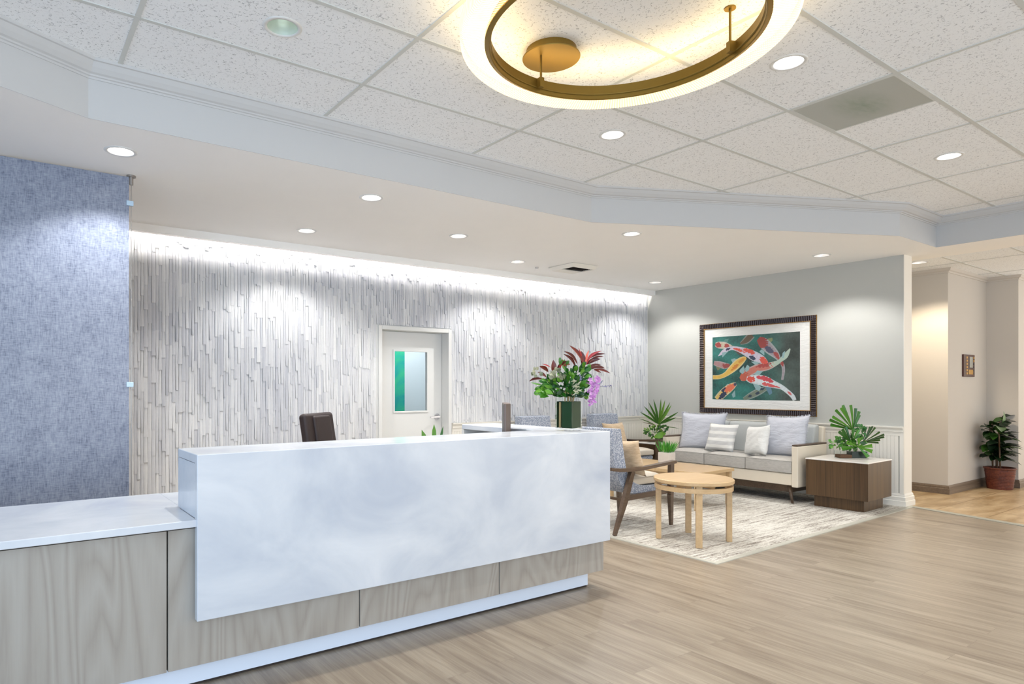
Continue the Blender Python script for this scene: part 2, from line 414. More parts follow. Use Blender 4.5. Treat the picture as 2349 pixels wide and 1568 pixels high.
# fascia + crown between the two ceilings
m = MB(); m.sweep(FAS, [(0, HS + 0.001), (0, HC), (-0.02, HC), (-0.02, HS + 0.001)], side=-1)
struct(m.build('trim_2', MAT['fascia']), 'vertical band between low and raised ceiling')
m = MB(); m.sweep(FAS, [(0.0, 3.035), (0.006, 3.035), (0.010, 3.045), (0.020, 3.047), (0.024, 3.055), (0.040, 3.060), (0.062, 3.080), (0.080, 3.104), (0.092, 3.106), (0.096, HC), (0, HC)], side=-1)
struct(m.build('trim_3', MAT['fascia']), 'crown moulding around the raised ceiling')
# light cove at the back wall
m = MB(); m.box(-3.6, XS, YL, YL + 0.012, 2.745, 2.97); m.box(-3.6, XS, YL + 0.0121, YL + 0.068, 2.745, 2.757); m.box(-3.6, XS, YL, YB + 0.03, 2.96, 2.98)
struct(m.build('trim_4', MAT['plaster']), 'lip of the light cove along the patterned wall')
m = MB(); m.box(-1.0, XS - 0.02, YL + 0.030, YL + 0.045, 2.845, 2.855)
cv = m.build('led_strip', MAT['white']); tag(cv, 'long LED strip hidden in cove above patterned wall', 'light strip')
add_light('cove_light', 'AREA', (3.6, YL + 0.050, 2.822), 26.0, (1.0, 0.95, 0.93), shape='RECTANGLE', size=9.2, size_y=0.012, rot=(R(50), 0, 0))

# back wall with door opening
DX0, DX1, DZ = 3.594, 4.517, 1.996
m = MB()
m.box(-3.6, DX0 - 0.01, YB, YB + 0.15, 0, 3.0); m.box(DX1 + 0.01, XS + 0.2, YB, YB + 0.15, 0, 3.0); m.box(DX0 - 0.01, DX1 + 0.01, YB, YB + 0.15, DZ + 0.01, 3.0)
struct(m.build('wall_back', MAT['white']))
# bamboo patterned relief on it
m = MB(); rnd = random.Random(3)
def tone(x, z):
    t = math.sin(1.7 * x + 2.9 * z + 0.6) * 0.5 + math.sin(4.3 * x - 2.1 * z) * 0.3 + math.sin(0.9 * x + 6.1 * z + 2) * 0.2
    return t
x = -1.0
while x < XS - 0.03:
    wcol = rnd.uniform(0.022, 0.034); z = 2.96 - rnd.uniform(0, 0.4); zt = 2.96
    zb = 0.895 if x > DX1 + 0.02 else 0.0
    while zt > zb + 0.01:
        L = rnd.uniform(0.22, 0.52); z0 = max(zb, (z if zt == 2.96 else zt - L))
        if zt == 2.96 and z0 > 2.93: z0 = 2.7
        a, b = z0, zt
        if DX0 - 0.05 < x + wcol and x < DX1 + 0.045:
            if a < DZ + 0.055: a = DZ + 0.055
        if b - a > 0.012:
            k = 0.60 - 0.20 * tone(x, (a + b) / 2) + rnd.uniform(-0.22, 0.16); k = min(1, max(0.0, k))
            lo = S(172, 175, 186); hi = S(237, 237, 235)
            m.cc = tuple(lo[i] + (hi[i] - lo[i]) * k for i in range(3))
            j0 = rnd.uniform(-0.006, 0.006); j1 = -j0 * rnd.random(); d0 = rnd.uniform(0.004, 0.009); d1 = rnd.uniform(0.009, 0.018)
            x0, x1 = x + 0.0012, x + wcol - 0.0012
            yT, yBm = YB - d0, YB - d1; mid = 0.0025
            v = [(x0 + j0, yBm, a), (x1 + j1, yBm, a), (x1 - j1, yT, b), (x0 - j0, yT, b),
                 ((x0 + x1) / 2 + j0 / 2, yBm - mid, a), ((x0 + x1) / 2 - j0 / 2, yT - mid, b),
                 (x0 + j0, YB, a), (x1 + j1, YB, a), (x1 - j1, YB, b), (x0 - j0, YB, b)]
            m.add(v, [(0, 4, 5, 3), (4, 1, 2, 5), (6, 7, 1, 4, 0), (9, 6, 0, 3), (7, 8, 2, 1)])
        zt = z0
        if a <= zb + 1e-6: break
        if a == DZ + 0.055 and z0 < DZ: break
    x += wcol
struct(m.build('wall_back', MAT['bamboo']), 'relief wall covering of pale grey vertical bamboo strips')
# wall behind the sofa
m = MB(); m.box(XS, XS + 0.2, YE, YB, 0, HS + 0.01)
struct(m.build('wall_right', [MAT['grey_wall']]))
m = MB(); m.box(XS - 0.003, XS + 0.203, YE - 0.004, YE, 0.0, HS)
m.box(XS - 0.014, XS, YE - 0.004, YE + 0.035, 0.14, 0.895)
struct(m.build('trim_5', MAT['trim']), 'cream end cap of the wall behind the sofa')
# wainscot, chair rail, skirting (both walls)
m = MB()
def beads(a0, a1, fix, axis):
    a = a0
    while a < a1 - 0.002:
        b = min(a + 0.038, a1)
        if axis == 'y': m.box(fix - 0.009, fix, a + 0.0015, b - 0.0015, 0.13, 0.80); m.box(fix - 0.005, fix, a, b, 0.13, 0.80)
        else: m.box(a + 0.0015, b - 0.0015, fix - 0.009, fix, 0.13, 0.80); m.box(a, b, fix - 0.005, fix, 0.13, 0.80)
        a = b
beads(YE + 0.05, YB, XS, 'y'); beads(DX1 + 0.06, XS, YB, 'x')
struct(m.build('trim_6', MAT['trim']), 'cream beadboard wainscot')
rail = [(0, 0.79), (0.012, 0.79), (0.014, 0.83), (0.022, 0.834), (0.022, 0.850), (0.017, 0.856), (0.030, 0.872), (0.036, 0.882), (0.036, 0.893), (0, 0.893)]
pth = [(XS, YE + 0.0), (XS, YB), (DX1 + 0.06, YB)]
m = MB(); m.sweep(pth, rail, side=1); struct(m.build('trim_7', MAT['trim']), 'cream chair rail')
base = [(0, 0), (0.030, 0), (0.030, 0.06), (0.024, 0.065), (0.024, 0.105), (0.016, 0.112), (0.016, 0.125), (0.008, 0.145), (0, 0.145)]
m = MB(); m.sweep([(XS + 0.2, YE + 0.6), (XS + 0.2, YE), (XS, YE), (XS, YB), (DX1 + 0.06, YB)], base, side=1)
struct(m.build('baseboard_right', MAT['trim']))
m = MB(); m.box(-3.6, -3.5, 2.0, YB, 0, 3.2); struct(m.build('wall_left', MAT['plaster']))

# door
m = MB()
for a, b in ((DX0 - 0.045, DX0), (DX1, DX1 + 0.045)): m.box(a, b, YB - 0.022, YB + 0.02, 0, DZ + 0.045)
m.box(DX0, DX1, YB - 0.022, YB + 0.02, DZ, DZ + 0.045)
m.box(DX0 - 0.012, DX0, YB + 0.02, YB + 0.18, 0, DZ); m.box(DX1, DX1 + 0.012, YB + 0.02, YB + 0.18, 0, DZ); m.box(DX0, DX1, YB + 0.02, YB + 0.18, DZ, DZ + 0.012)
dr = D.objects.new('door_1', None); COL.objects.link(dr); dr.location = (0, 0, 0); struct(dr, 'white office door with tall window in the patterned wall')
m.build('door_frame', MAT['white'], dr, bevel=0.003)
WX0, WX1, WZ0, WZ1 = 3.838, 4.304, 1.044, 1.765; YD = 6.633
m = MB()
m.box(DX0 + 0.004, WX0, YD, YD + 0.045, 0.008, DZ - 0.004); m.box(WX1, DX1 - 0.004, YD, YD + 0.045, 0.008, DZ - 0.004)
m.box(WX0, WX1, YD, YD + 0.045, 0.008, WZ0); m.box(WX0, WX1, YD, YD + 0.045, WZ1, DZ - 0.004)
m.build('door_leaf', MAT['white'], dr)
m = MB()
for a in ((WX0 - 0.016, WX0 + 0.006, WZ0 - 0.016, WZ1 + 0.016), (WX1 - 0.006, WX1 + 0.016, WZ0 - 0.016, WZ1 + 0.016), (WX0, WX1, WZ0 - 0.016, WZ0 + 0.006), (WX0, WX1, WZ1 - 0.006, WZ1 + 0.016)):
    m.box(a[0], a[1], YD - 0.010, YD + 0.012, a[2], a[3])
m.build('window_bead', MAT['white'], dr, bevel=0.003)
m = MB(); m.box(WX0, WX1, YD + 0.018, YD + 0.024, WZ0, WZ1); m.build('window_pane', MAT['pane'], dr)
m = MB(); hx, hz = 4.445, 0.972
m.cyl((hx, YD - 0.012, hz), (hx, YD, hz), 0.038, n=24); m.cyl((hx, YD - 0.05, hz), (hx, YD, hz), 0.015, n=14)
m.bar((hx + 0.012, YD - 0.052, hz), (hx - 0.125, YD - 0.052, hz - 0.004), 0.016, 0.024, 0.014, 0.018)
m.build('door_handle', MAT['chrome'], dr, bevel=0.002)
# room beyond the door
m = MB(); m.box(3.0, 7.0, 8.3, 8.4, 0, 3.0); m.box(3.0, 3.1, YB + 0.15, 8.3, 0, 3.0); m.box(6.9, 7.0, YB + 0.15, 8.3, 0, 3.0); m.box(3.0, 7.0, YB + 0.15, 8.4, 2.8, 2.9)
struct(m.build('wall_office', plain('office wall paint', S(206, 216, 222), 0.7, vary=0.01)))
t = thing('abstract_painting', 'teal and green abstract painting seen through door window', 'painting', (4.58, 8.285, 0.5))
m = MB(); m.box(-0.42, 0.38, -0.025, 0.015, 0, 1.75); m.build('canvas', MAT['teal'], t)
add_light('office_fill', 'AREA', (4.9, 7.5, 2.75), 15, (0.95, 0.98, 1.0), shape='SQUARE', size=0.6)  # unseen lamp added to brighten the room behind the door

# ------------------------------------------------------------------ floors
def line_y(x): return 2.845 + (x - 4.446) * (2.965 - 2.845) / (8.36 - 4.446)
m = MB(); m.add([(-3.6, -3, 0), (12.5, -3, 0), (12.5, 8.4, 0), (-3.6, 8.4, 0), (-3.6, -3, -0.05), (12.5, -3, -0.05), (12.5, 8.4, -0.05), (-3.6, 8.4, -0.05)],
              [(0, 1, 2, 3), (4, 7, 6, 5), (0, 4, 5, 1), (1, 5, 6, 2), (2, 6, 7, 3), (3, 7, 4, 0)])
struct(m.build('floor', MAT['plank']), 'pale wood plank floor')
HT = [(8.40, 3.03), (8.06, 1.70), (7.3, -3.0)]
m = MB(); m.prism([HT[0], (8.40, 7.0), (12.4, 7.0), (12.4, -3.0), HT[2], HT[1]], 0.0, 0.004)
struct(m.build('floor', MAT['stone']), 'beige stone tile floor of the hallway')
m = MB(); m.sweep([HT[0], HT[1], HT[2]], [(-0.045, 0), (-0.045, 0.006), (0.045, 0.006), (0.045, 0)], side=1)
struct(m.build('trim_8', plain('grey edge strip', S(160, 158, 146), 0.5)), 'grey strip between plank and stone floor')
cp = thing('carpet', 'cream and grey streaked carpet inset in lounge with grey edge strips', 'carpet', (0, 0, 0))
m = MB(); m.prism([(4.49, 2.89), (XS - 0.03, line_y(XS) + 0.045), (XS - 0.03, YB - 0.03), (4.60, YB - 0.03), (4.50, 3.9)], 0.0, 0.0068); m.build('pile', MAT['carpet'], cp)
gs = plain('grey rubber edge', S(186, 184, 172), 0.55, vary=0.02)
m = MB(); m.prism([(4.446, 2.845), (8.36, 2.965), (8.36, 3.02), (4.49, 2.892)], 0.0, 0.0069); m.build('edge_strip', gs, cp)
m = MB(); m.prism([(4.446, 2.845), (4.49, 2.892), (4.50, 3.9), (4.60, YB - 0.03), (4.55, YB - 0.03), (4.455, 3.9)], 0.0, 0.0069); m.build('edge_strip', gs, cp)
CZ = 0.0078

# ------------------------------------------------------------------ hallway
HX, HY = 9.70, 3.07
m = MB(); m.box(HX, 12.4, HY, 7.0, 0, HS + 0.01); m.box(11.07, 12.4, 2.735, HY, 0, HS + 0.01); m.box(8.5, 12.4, 7.0, 7.1, 0, HS)
struct(m.build('wall_hall', MAT['hall_wall']))
hp = [(HX, 7.0), (HX, HY), (11.07, HY), (11.07, 2.735), (12.4, 2.735)]
m = MB(); m.sweep(hp, [(0, 0), (0.022, 0), (0.022, 0.07), (0.016, 0.075), (0.016, 0.095), (0.008, 0.112), (0, 0.112)], side=-1)
struct(m.build('baseboard_hall', MAT['brown_base']))
m = MB(); m.sweep(hp, [(0, 2.755), (0.008, 2.757), (0.014, 2.775), (0.03, 2.785), (0.045, HS), (0, HS)], side=-1)
struct(m.build('trim_9', MAT['hall_wall']), 'crown moulding of the hallway')
m = MB(); flat(m, [(8.82, -3.0), (12.4, -3.0), (12.4, 7.0), (8.82, 7.0)], [circ(8.983, 3.126, HR)], HS)
struct(m.build('ceiling', MAT['tile']), 'tiled hallway ceiling')
m = MB()
for x in (9.39, 10.61, 11.83): m.box(x - 0.012, x + 0.012, -3, HY + 3.5, HS - 0.004, HS + 0.002)
for j in range(-9, 6):
    y = 2.85 + 0.61 * j; m.box(8.82, 12.4, y - 0.012, y + 0.012, HS - 0.0045, HS + 0.002)
struct(m.build('trim_10', MAT['tee']), 'ceiling grid of the hallway')

# ------------------------------------------------------------------ downlights
SPOTC = (1.0, 0.985, 0.975)
SOFT_LBL = ['recessed downlight in low ceiling nearest the blue panel, leftmost of all',
            'recessed downlight in low ceiling straight above the front counter',
            'recessed downlight in low ceiling washing the patterned wall left of door',
            'small recessed downlight in low ceiling, above and left of door window',
            'recessed downlight in low ceiling near patterned wall, just left of square vent',
            'recessed downlight in low ceiling just under the bend of the crown band',
            'recessed downlight in low ceiling above framed koi picture and right side table',
            'small recessed downlight in far corner of low ceiling by the grey wall',
            'assumed recessed downlight in low ceiling hidden behind the blue hanging panel']  # last lamp is unseen, assumed from the light pool on the patterned wall
def downlight(x, y, z, label, power, color, cone=124, lit=True, group='recessed downlights'):
    t = thing('recessed_downlight', label, 'ceiling light', (x, y, z), 0, group)
    m = MB(); m.lathe([(HR - 0.003, 0.0), (HR - 0.003, -0.004), (HR + 0.012, -0.005), (HR + 0.018, -0.001), (HR + 0.018, 0.001)], 32)
    m.build('trim_ring', MAT['white'], t, smooth=True)
    if lit:
        m = MB(); m.lathe([(HR, 0.0), (HR - 0.004, 0.035)], 32); m.build('reflector', MAT['steel'], t, smooth=True)
        m = MB(); m.cyl((0, 0, 0.022), (0, 0, 0.030), HR - 0.003, n=32); m.build('lens', MAT['lamp'], t)
        add_light('lamp_light', 'SPOT', (0, 0, 0.012), power, color, t, spot_size=R(cone), spot_blend=0.45, shadow_soft_size=0.035)
    else:
        m = MB(); m.lathe([(HR, 0.0), (HR - 0.006, 0.05), (HR - 0.02, 0.12), (0.0, 0.13)], 32)
        m.build('reflector', plain('pale green mirror reflector', S(225, 234, 226), 0.25, 0.35, vary=0.08, scale=30), t, smooth=True)
        m = MB(); m.cyl((0, 0, 0.06), (0, 0, 0.125), 0.02, n=12); m.build('bulb', emit('dim bulb', (0.9, 1.0, 0.95, 1), 0.5), t)
        add_light('lamp_light', 'SPOT', (0, 0, 0.012), power, color, t, spot_size=R(cone), spot_blend=0.45, shadow_soft_size=0.03)
    return t
for (x, y), lb in zip(SOFFIT_LIGHTS, SOFT_LBL): downlight(x, y, HS, lb, SPOT_W, SPOTC)
CL = ['open reflector downlight in tiled ceiling left of the ring lamp', 'recessed downlight in tiled ceiling just right of the ring lamp',
      'recessed downlight in tiled ceiling below the ring lamp', 'recessed downlight in tiled ceiling beyond the square light panel']
for k, ((x, y), lb) in enumerate(zip(CEIL_LIGHTS, CL)): downlight(x, y, HC, lb, (44, 40, 50, 42)[k], (1.0, 0.97, 0.93), cone=112, lit=(k != 0))
downlight(8.983, 3.126, HS, 'recessed downlight in hallway ceiling beside the wall end', 62, (1.0, 0.86, 0.66), cone=124)
# square fluorescent panel in the tiled ceiling, switched off
t = thing('ceiling_light_panel', 'square grey prismatic light panel set in tiled ceiling', 'ceiling light', (4.494, 1.872, HC))
m = MB(); m.sweep([(-0.297, -0.297), (0.297, -0.297), (0.297, 0.297), (-0.297, 0.297)], [(0, -0.005), (0.012, -0.005), (0.012, 0.0), (0, 0.0)], side=1, closed=True); m.build('frame', MAT['tee'], t)
def prism_mat():
    n = N('grey prismatic lens', 0.35); wv = n.n('ShaderNodeTexWave'); wv.inputs['Scale'].default_value = 60; n.l(n.co(), wv.inputs['Vector'])
    v = n.n('ShaderNodeTexVoronoi'); v.inputs['Scale'].default_value = 1.0
    g = n.n('ShaderNodeTexGradient', gradient_type='SPHERICAL'); n.l(n.map((3.2, 5.5, 1)), g.inputs[0])
    n.col(n.mix(n.math('MULTIPLY', g.outputs['Fac'], n.noise(n.map((10, 30, 1)), 1, 2)), S(178, 180, 172), S(96, 120, 84)))
    n.bump(wv.outputs['Fac'], 0.3, 0.002); return n.m
m = MB(); m.box(-0.286, 0.286, -0.286, 0.286, -0.004, 0.0); m.build('lens', prism_mat(), t)
# square vent on the low ceiling
t = thing('ceiling_vent', 'square white air vent with dark slot on the low ceiling', 'vent', (5.81, 5.66, HS))
m = MB(); m.prism([(-0.21, -0.21), (0.21, -0.21), (0.21, 0.21), (-0.21, 0.21)], -0.008, 0.0)
m.sweep([(-0.17, -0.17), (0.17, -0.17), (0.17, 0.17), (-0.17, 0.17)], [(0, -0.045), (0.012, -0.045), (0.05, -0.008), (0, -0.008)], side=-1, closed=True)
m.box(-0.17, 0.17, 0.02, 0.17, -0.045, -0.040); m.build('diffuser', MAT['trim'], t)
m = MB()
for k in range(6): m.bar((-0.16, -0.15 + 0.028 * k, -0.03), (0.16, -0.15 + 0.028 * k, -0.03), 0.003, 0.022, up=(0, 0.7, 0.7))
m.box(-0.168, 0.168, -0.168, 0.018, -0.012, -0.010); m.build('louvre', MAT['gap'], t)
t = thing('smoke_detector', 'tiny dark sensor on low ceiling left of the vent', 'sensor', (5.46, 5.93, HS))
m = MB(); m.cyl((0, 0, -0.02), (0, 0, 0), 0.018, 0.022, 16); m.build('sensor_head', MAT['steel'], t)

# ------------------------------------------------------------------ ring lamp
RC = (2.30, 1.945)
t = thing('ring_lamp', 'large round ceiling lamp with glowing ribbed band and bronze inner ring', 'ceiling lamp', (RC[0], RC[1], 2.89))
m = MB(); NR = 640
ri, ro = 0.612, 0.722
for k in range(NR):
    a0, a1 = 2 * PI * k / NR, 2 * PI * (k + 1) / NR; zz = 0.0 if k % 2 else 0.0025
    m.cc = (1.0, 0.86, 0.58) if k % 2 else (0.80, 0.60, 0.33)
    c0, s0, c1, s1 = math.cos(a0), math.sin(a0), math.cos(a1), math.sin(a1)
    pr = [(ri, 0.012 + zz), (ro - 0.012, zz), (ro, 0.010 + zz), (ro + 0.004, 0.075)]
    vv = [(r * c0, r * s0, z) for r, z in pr] + [(r * c1, r * s1, z) for r, z in pr]
    m.add(vv, [(0, 1, 5, 4), (1, 2, 6, 5), (2, 3, 7, 6)])
def ring_mat():
    n = N('glowing ribbed diffuser', 0.5); a = n.n('ShaderNodeVertexColor', layer_name='Col'); n.l(a.outputs[0], n.b.inputs['Base Color'])
    n.l(a.outputs[0], n.b.inputs['Emission Color']); n.b.inputs['Emission Strength'].default_value = 0.44; return n.m
m.build('diffuser', ring_mat(), t)
m = MB(); m.lathe([(0.588, 0.075), (0.588, 0.004), (0.592, 0.0), (0.612, 0.008), (0.612, 0.03), (0.594, 0.03), (0.594, 0.075)], 160, close=True)
m.build('inner_ring', MAT['bronze'], t, smooth=False)
m = MB(); m.lathe([(0.586, 0.032), (0.582, 0.030), (0.582, 0.026), (0.586, 0.024)], 160); m.build('bead', MAT['bronze'], t, smooth=True)
m = MB(); m.lathe([(0.60, 0.062), (0.715, 0.062)], 128); m.build('glowing_top', emit('upper glow diffuser', (1.0, 0.76, 0.38, 1), 1.9), t)
for ang in (86, -21, 206):
    a = R(ang); c, s_ = math.cos(a), math.sin(a); q = t
    m = MB(); rr = 0.565
    m.cyl((rr * c, rr * s_, 0.03), (rr * c, rr * s_, HC - 2.89), 0.006, n=12); m.cyl((rr * c, rr * s_, HC - 2.89 - 0.006), (rr * c, rr * s_, HC - 2.89), 0.026, n=24)
    m.build('rod', MAT['bronze'], t, smooth=False)
    m = MB(); m.bar((rr * c * 0.98, rr * s_ * 0.98, 0.045), (0.592 * c, 0.592 * s_, 0.045), 0.026, 0.05); m.build('bracket', MAT['bronze'], t)
m = MB(); m.lathe([(0.0, 0.0), (0.150, 0.0), (0.152, 0.004), (0.150, 0.008), (0.132, 0.010), (0.132, 0.045), (0, 0.045)], 64, c=(2.405 - RC[0], 2.50 - RC[1], HC - 2.89 - 0.045))
m.build('canopy', MAT['bronze'], t)

# ------------------------------------------------------------------ blue hanging panel
t = thing('hanging_panel', 'tall blue linen look panel hung on cables beside the patterned wall', 'room divider', (0, 4.97, 0))
m = MB(); m.box(-2.2, 0.742, -0.004, 0.004, 0.25, HS - 0.012); m.build('panel', MAT['blue_panel'], t, bevel=0.001)
m = MB(); m.cyl((0.757, 0, 0.0), (0.757, 0, HS), 0.0025, n=8); m.build('cable', MAT['steel'], t)
m = MB(); m.cyl((0.757, 0, HS - 0.012), (0.757, 0, HS), 0.03, n=20); m.cyl((0.757, 0, HS - 0.065), (0.757, 0, HS - 0.01), 0.013, n=16); m.build('ceiling_mount', MAT['steel'], t)
for z in (2.62, 1.355): 
    m = MB(); m.box(0.725, 0.770, -0.012, 0.012, z - 0.017, z + 0.017); m.build('clamp', plain('pale blue clear clamp', S(180, 205, 225), 0.2), t, bevel=0.002)

# ------------------------------------------------------------------ reception desk
DF = 2.90
t = thing('reception_desk', 'long L-shaped reception desk of clouded white slabs over pale wood', 'reception desk', (0, 0, 0))
m = MB(); m.prism([(DF, 0.325), (DF, 1.046), (3.262, 1.046), (3.262, 1.006), (DF + 0.04, 1.006), (DF + 0.04, 0.325)], 0.70, 3.325, 'yz')
m.build('front_slab', MAT['slab'], t, bevel=0.004)
m = MB(); m.box(0.701, 0.741, DF + 0.041, 3.262, 0.768, 1.005); m.build('end_panel', MAT['slab'], t)
m = MB(); m.box(-1.6, 0.712, DF + 0.008, 3.755, 0.733, 0.765); m.box(0.7125, 3.0, 3.0, 3.755, 0.733, 0.763); m.build('countertop', MAT['slab'], t, bevel=0.004)
xs = [-1.6, -0.335, 0.59, 1.505, 2.42, 3.318]
for a, b in zip(xs[:-1], xs[1:]):
    m = MB(); m.box(a + 0.003, b - 0.003, 2.95, 2.97, 0.118, 0.722 if a < 0.58 or a == 0.59 else 0.722); m.build('wood_panel', MAT['veneer'], t, bevel=0.001)
m = MB(); m.box(-1.6, 3.312, 2.972, 3.70, 0.12, 0.728); m.build('carcass', MAT['gap'], t)
m = MB(); m.box(3.3135, 3.317, 2.972, 3.70, 0.12, 0.728); m.build('side_panel', MAT['veneer'], t)
m = MB(); m.box(-1.6, 3.25, 3.03, 3.60, 0.012, 0.1175); m.build('toe_kick', plain('toe board with bluish light painted in', S(226, 236, 250), 0.3, vary=0.02, scale=3), t)  # bluish light on the recessed board is put into its colour
m = MB(); m.box(-1.6, 3.245, 3.035, 3.60, 0.0, 0.012); m.build('shadow_gap', MAT['gap'], t)
# return along the right side, open cubbies facing inwards
m = MB(); m.box(2.99, 3.325, 3.263, 4.11, 1.006, 1.046); m.build('return_top', MAT['slab'], t, bevel=0.006)
m = MB(); m.box(2.99, 3.325, 4.078, 4.11, 0.0, 1.005); m.box(3.295, 3.325, 3.263, 4.078, 0.765, 1.005); m.box(3.0, 3.29, 3.56, 3.59, 0.765, 1.005); m.box(3.0, 3.29, 3.27, 4.077, 0.735, 0.764); m.box(3.0, 3.29, 3.76, 4.077, 0.1, 0.734)
m.build('return_shelf', MAT['white'], t)
t2 = MB()
rp = random.Random(5)
pp = thing('paper_stack', 'white papers filed in open cubby of desk return', 'papers', (3.14, 3.80, 0.766))
for k in range(7):
    m = MB(); m.box(-0.12, 0.12, -0.15 + 0.03 * k, -0.146 + 0.03 * k, 0, rp.uniform(0.19, 0.22)); m.build('sheet', MAT['white'], pp)
pp = thing('pen', 'black pen standing at far end of open desk cubby', 'pen', (3.03, 4.045, 0.766))
m = MB(); m.cyl((0, 0, 0), (0.006, 0, 0.205), 0.004, n=8); m.build('barrel', MAT['black'], pp)

# ------------------------------------------------------------------ monitor, office chair, small plant behind the desk
t = thing('computer_monitor', 'dark computer monitor seen edge-on behind desk', 'monitor', (2.875, 3.445, 0.765), R(232))
m = MB(); m.prism([(-0.20, -0.012), (0.20, -0.012), (0.20, 0.004), (0.13, 0.035), (-0.13, 0.035), (-0.20, 0.004)][::-1], 0.09, 0.462); m.build('housing', plain('brown grey monitor back', S(98, 84, 76), 0.4), t, bevel=0.004)
m = MB(); m.box(-0.19, 0.19, -0.0135, -0.0115, 0.10, 0.452); m.build('screen', MAT['black'], t)
m = MB(); m.box(-0.10, 0.10, -0.07, 0.09, 0.0, 0.012); m.bar((0, 0.03, 0.01), (0, 0.03, 0.20), 0.05, 0.02); m.build('stand', MAT['black'], t)

t = thing('office_chair', 'high-backed dark brown leather office chair behind the desk', 'office chair', (2.28, 4.72, 0.0), R(306 - 0))
# local +x = the way the chair faces
def rbox(name, mat, parent, c, size, ry=0.0, bevel=0.03, seg=3):
    m = MB(); m.box(-size[0] / 2, size[0] / 2, -size[1] / 2, size[1] / 2, -size[2] / 2, size[2] / 2, Matrix.Translation(c) @ Matrix.Rotation(ry, 4, 'Y'))
    return m.build(name, mat, parent, bevel=bevel, seg=seg)
rbox('backrest', MAT['leather'], t, (-0.22, 0, 0.82), (0.075, 0.44, 0.62), R(-9), 0.03)
rbox('back_cushion', MAT['leather'], t, (-0.185, 0, 0.83), (0.05, 0.25, 0.56), R(-9), 0.02)
rbox('seat', MAT['leather'], t, (0.03, 0, 0.47), (0.50, 0.50, 0.09), 0, 0.035)
m = MB(); m.cyl((0, 0, 0.09), (0, 0, 0.43), 0.028, n=16); m.build('column', MAT['steel'], t)
for k in range(5):
    a = 2 * PI * k / 5; m = MB(); m.bar((0, 0, 0.10), (0.29 * math.cos(a), 0.29 * math.sin(a), 0.06), 0.045, 0.03, 0.03, 0.02); lg = m.build('leg', MAT['black'], t)
    m = MB(); m.cyl((0.28 * math.cos(a) - 0.02 * math.sin(a), 0.28 * math.sin(a) + 0.02 * math.cos(a), 0.027), (0.28 * math.cos(a) + 0.02 * math.sin(a), 0.28 * math.sin(a) - 0.02 * math.cos(a), 0.027), 0.027, n=16); m.build('caster', MAT['black'], lg)
for sg in (-1, 1):
    m = MB(); m.bar((-0.05, sg * 0.27, 0.45), (-0.02, sg * 0.27, 0.66), 0.02, 0.04); m.box(-0.14, 0.14, sg * 0.27 - 0.03, sg * 0.27 + 0.03, 0.66, 0.685); m.build('armrest', MAT['black'], t, bevel=0.006)

G1, G2, G3, G4 = S(52, 110, 40), S(92, 150, 52), S(30, 78, 34), S(140, 178, 66)
VR = (math.cos(YAW - PI / 2), math.sin(YAW - PI / 2))    # direction used to lay out the bouquets
t = thing('potted_plant', 'small green leafy plant peeping over the desk in front of door', 'plant', (2.33, 3.50, 0.765), YAW - PI / 2)
m = MB(); m.lathe([(0.0, 0), (0.04, 0), (0.055, 0.10), (0.05, 0.10), (0.045, 0.09), (0, 0.09)], 24); m.build('pot', MAT['white'], t, smooth=False)
m = MB()
for (a, z, b, W) in ((-0.085, 0.295, 0.0, 0.022), (-0.005, 0.33, 0.01, 0.020), (0.055, 0.32, -0.02, 0.012), (0.03, 0.21, 0.06, 0.016), (-0.03, 0.2, -0.05, 0.016), (0.06, 0.235, 0.02, 0.01)):
    m.leaf((a * 0.2, b * 0.2, 0.09), (a, b, z), W * 1.5, up=(0, -1, 0.3), bow=0.12, peak=0.7, col=rp.choice((G2, G2, G1)))
m.build('leaves', MAT['leaf'], t, smooth=True)

# ------------------------------------------------------------------ framed koi picture on the wall behind the sofa
t = thing('framed_picture', 'large framed print of red and white koi above sofa', 'picture', (XS, 4.776, 0.972))
# local: y from +0.803 (left in view) to -0.803, z 0..1.252, face towards -x
FW, FH = 1.606, 1.252
m = MB()
def side(ax, a0, a1, b, sgn):  # frame bars with rounded cross ribs
    n = int(abs(a1 - a0) / 0.026); st = (a1 - a0) / n
    for i in range(n):
        q0 = a0 + st * i; q1 = q0 + st; qm = (q0 + q1) / 2
        prof = [(q0, 0.014), (q0 + st * 0.2, 0.026), (qm, 0.031), (q1 - st * 0.2, 0.026), (q1, 0.014)]
        for (u0, h0), (u1, h1) in zip(prof[:-1], prof[1:]):
            b0, b1 = b, b + sgn * 0.066
            if ax == 'y': vv = [(-h0, u0, b0), (-h1, u1, b0), (-h1 * 0.75, u1, b1), (-h0 * 0.75, u0, b1)]
            else: vv = [(-h0, b0, u0), (-h1, b0, u1), (-h1 * 0.75, b1, u1), (-h0 * 0.75, b1, u0)]
            m.add(vv, [(0, 1, 2, 3)])
side('y', -FW / 2, FW / 2, 0, 1); side('y', -FW / 2, FW / 2, FH, -1); side('z', 0, FH, FW / 2, -1); side('z', 0, FH, -FW / 2, 1)
m.build('frame', plain('dark brown ribbed frame', S(66, 54, 54), 0.35, 0.2, vary=0.1), t, smooth=True)
m = MB(); m.sweep([(-FW / 2, 0), (FW / 2, 0), (FW / 2, FH), (-FW / 2, FH)], [(0, 0), (0.004, 0), (0.004, 0.016), (0, 0.016)], side=-1, closed=True)
m.sweep([(-FW / 2 + 0.064, 0.064), (FW / 2 - 0.064, 0.064), (FW / 2 - 0.064, FH - 0.064), (-FW / 2 + 0.064, FH - 0.064)], [(0, 0), (-0.008, 0), (-0.008, 0.024), (0, 0.024)], side=-1, closed=True)
m.v = [(-z, x, y) for x, y, z in m.v]
m.build('gilt_edge', plain('dull gold edge', S(150, 112, 52), 0.4, 0.5), t)
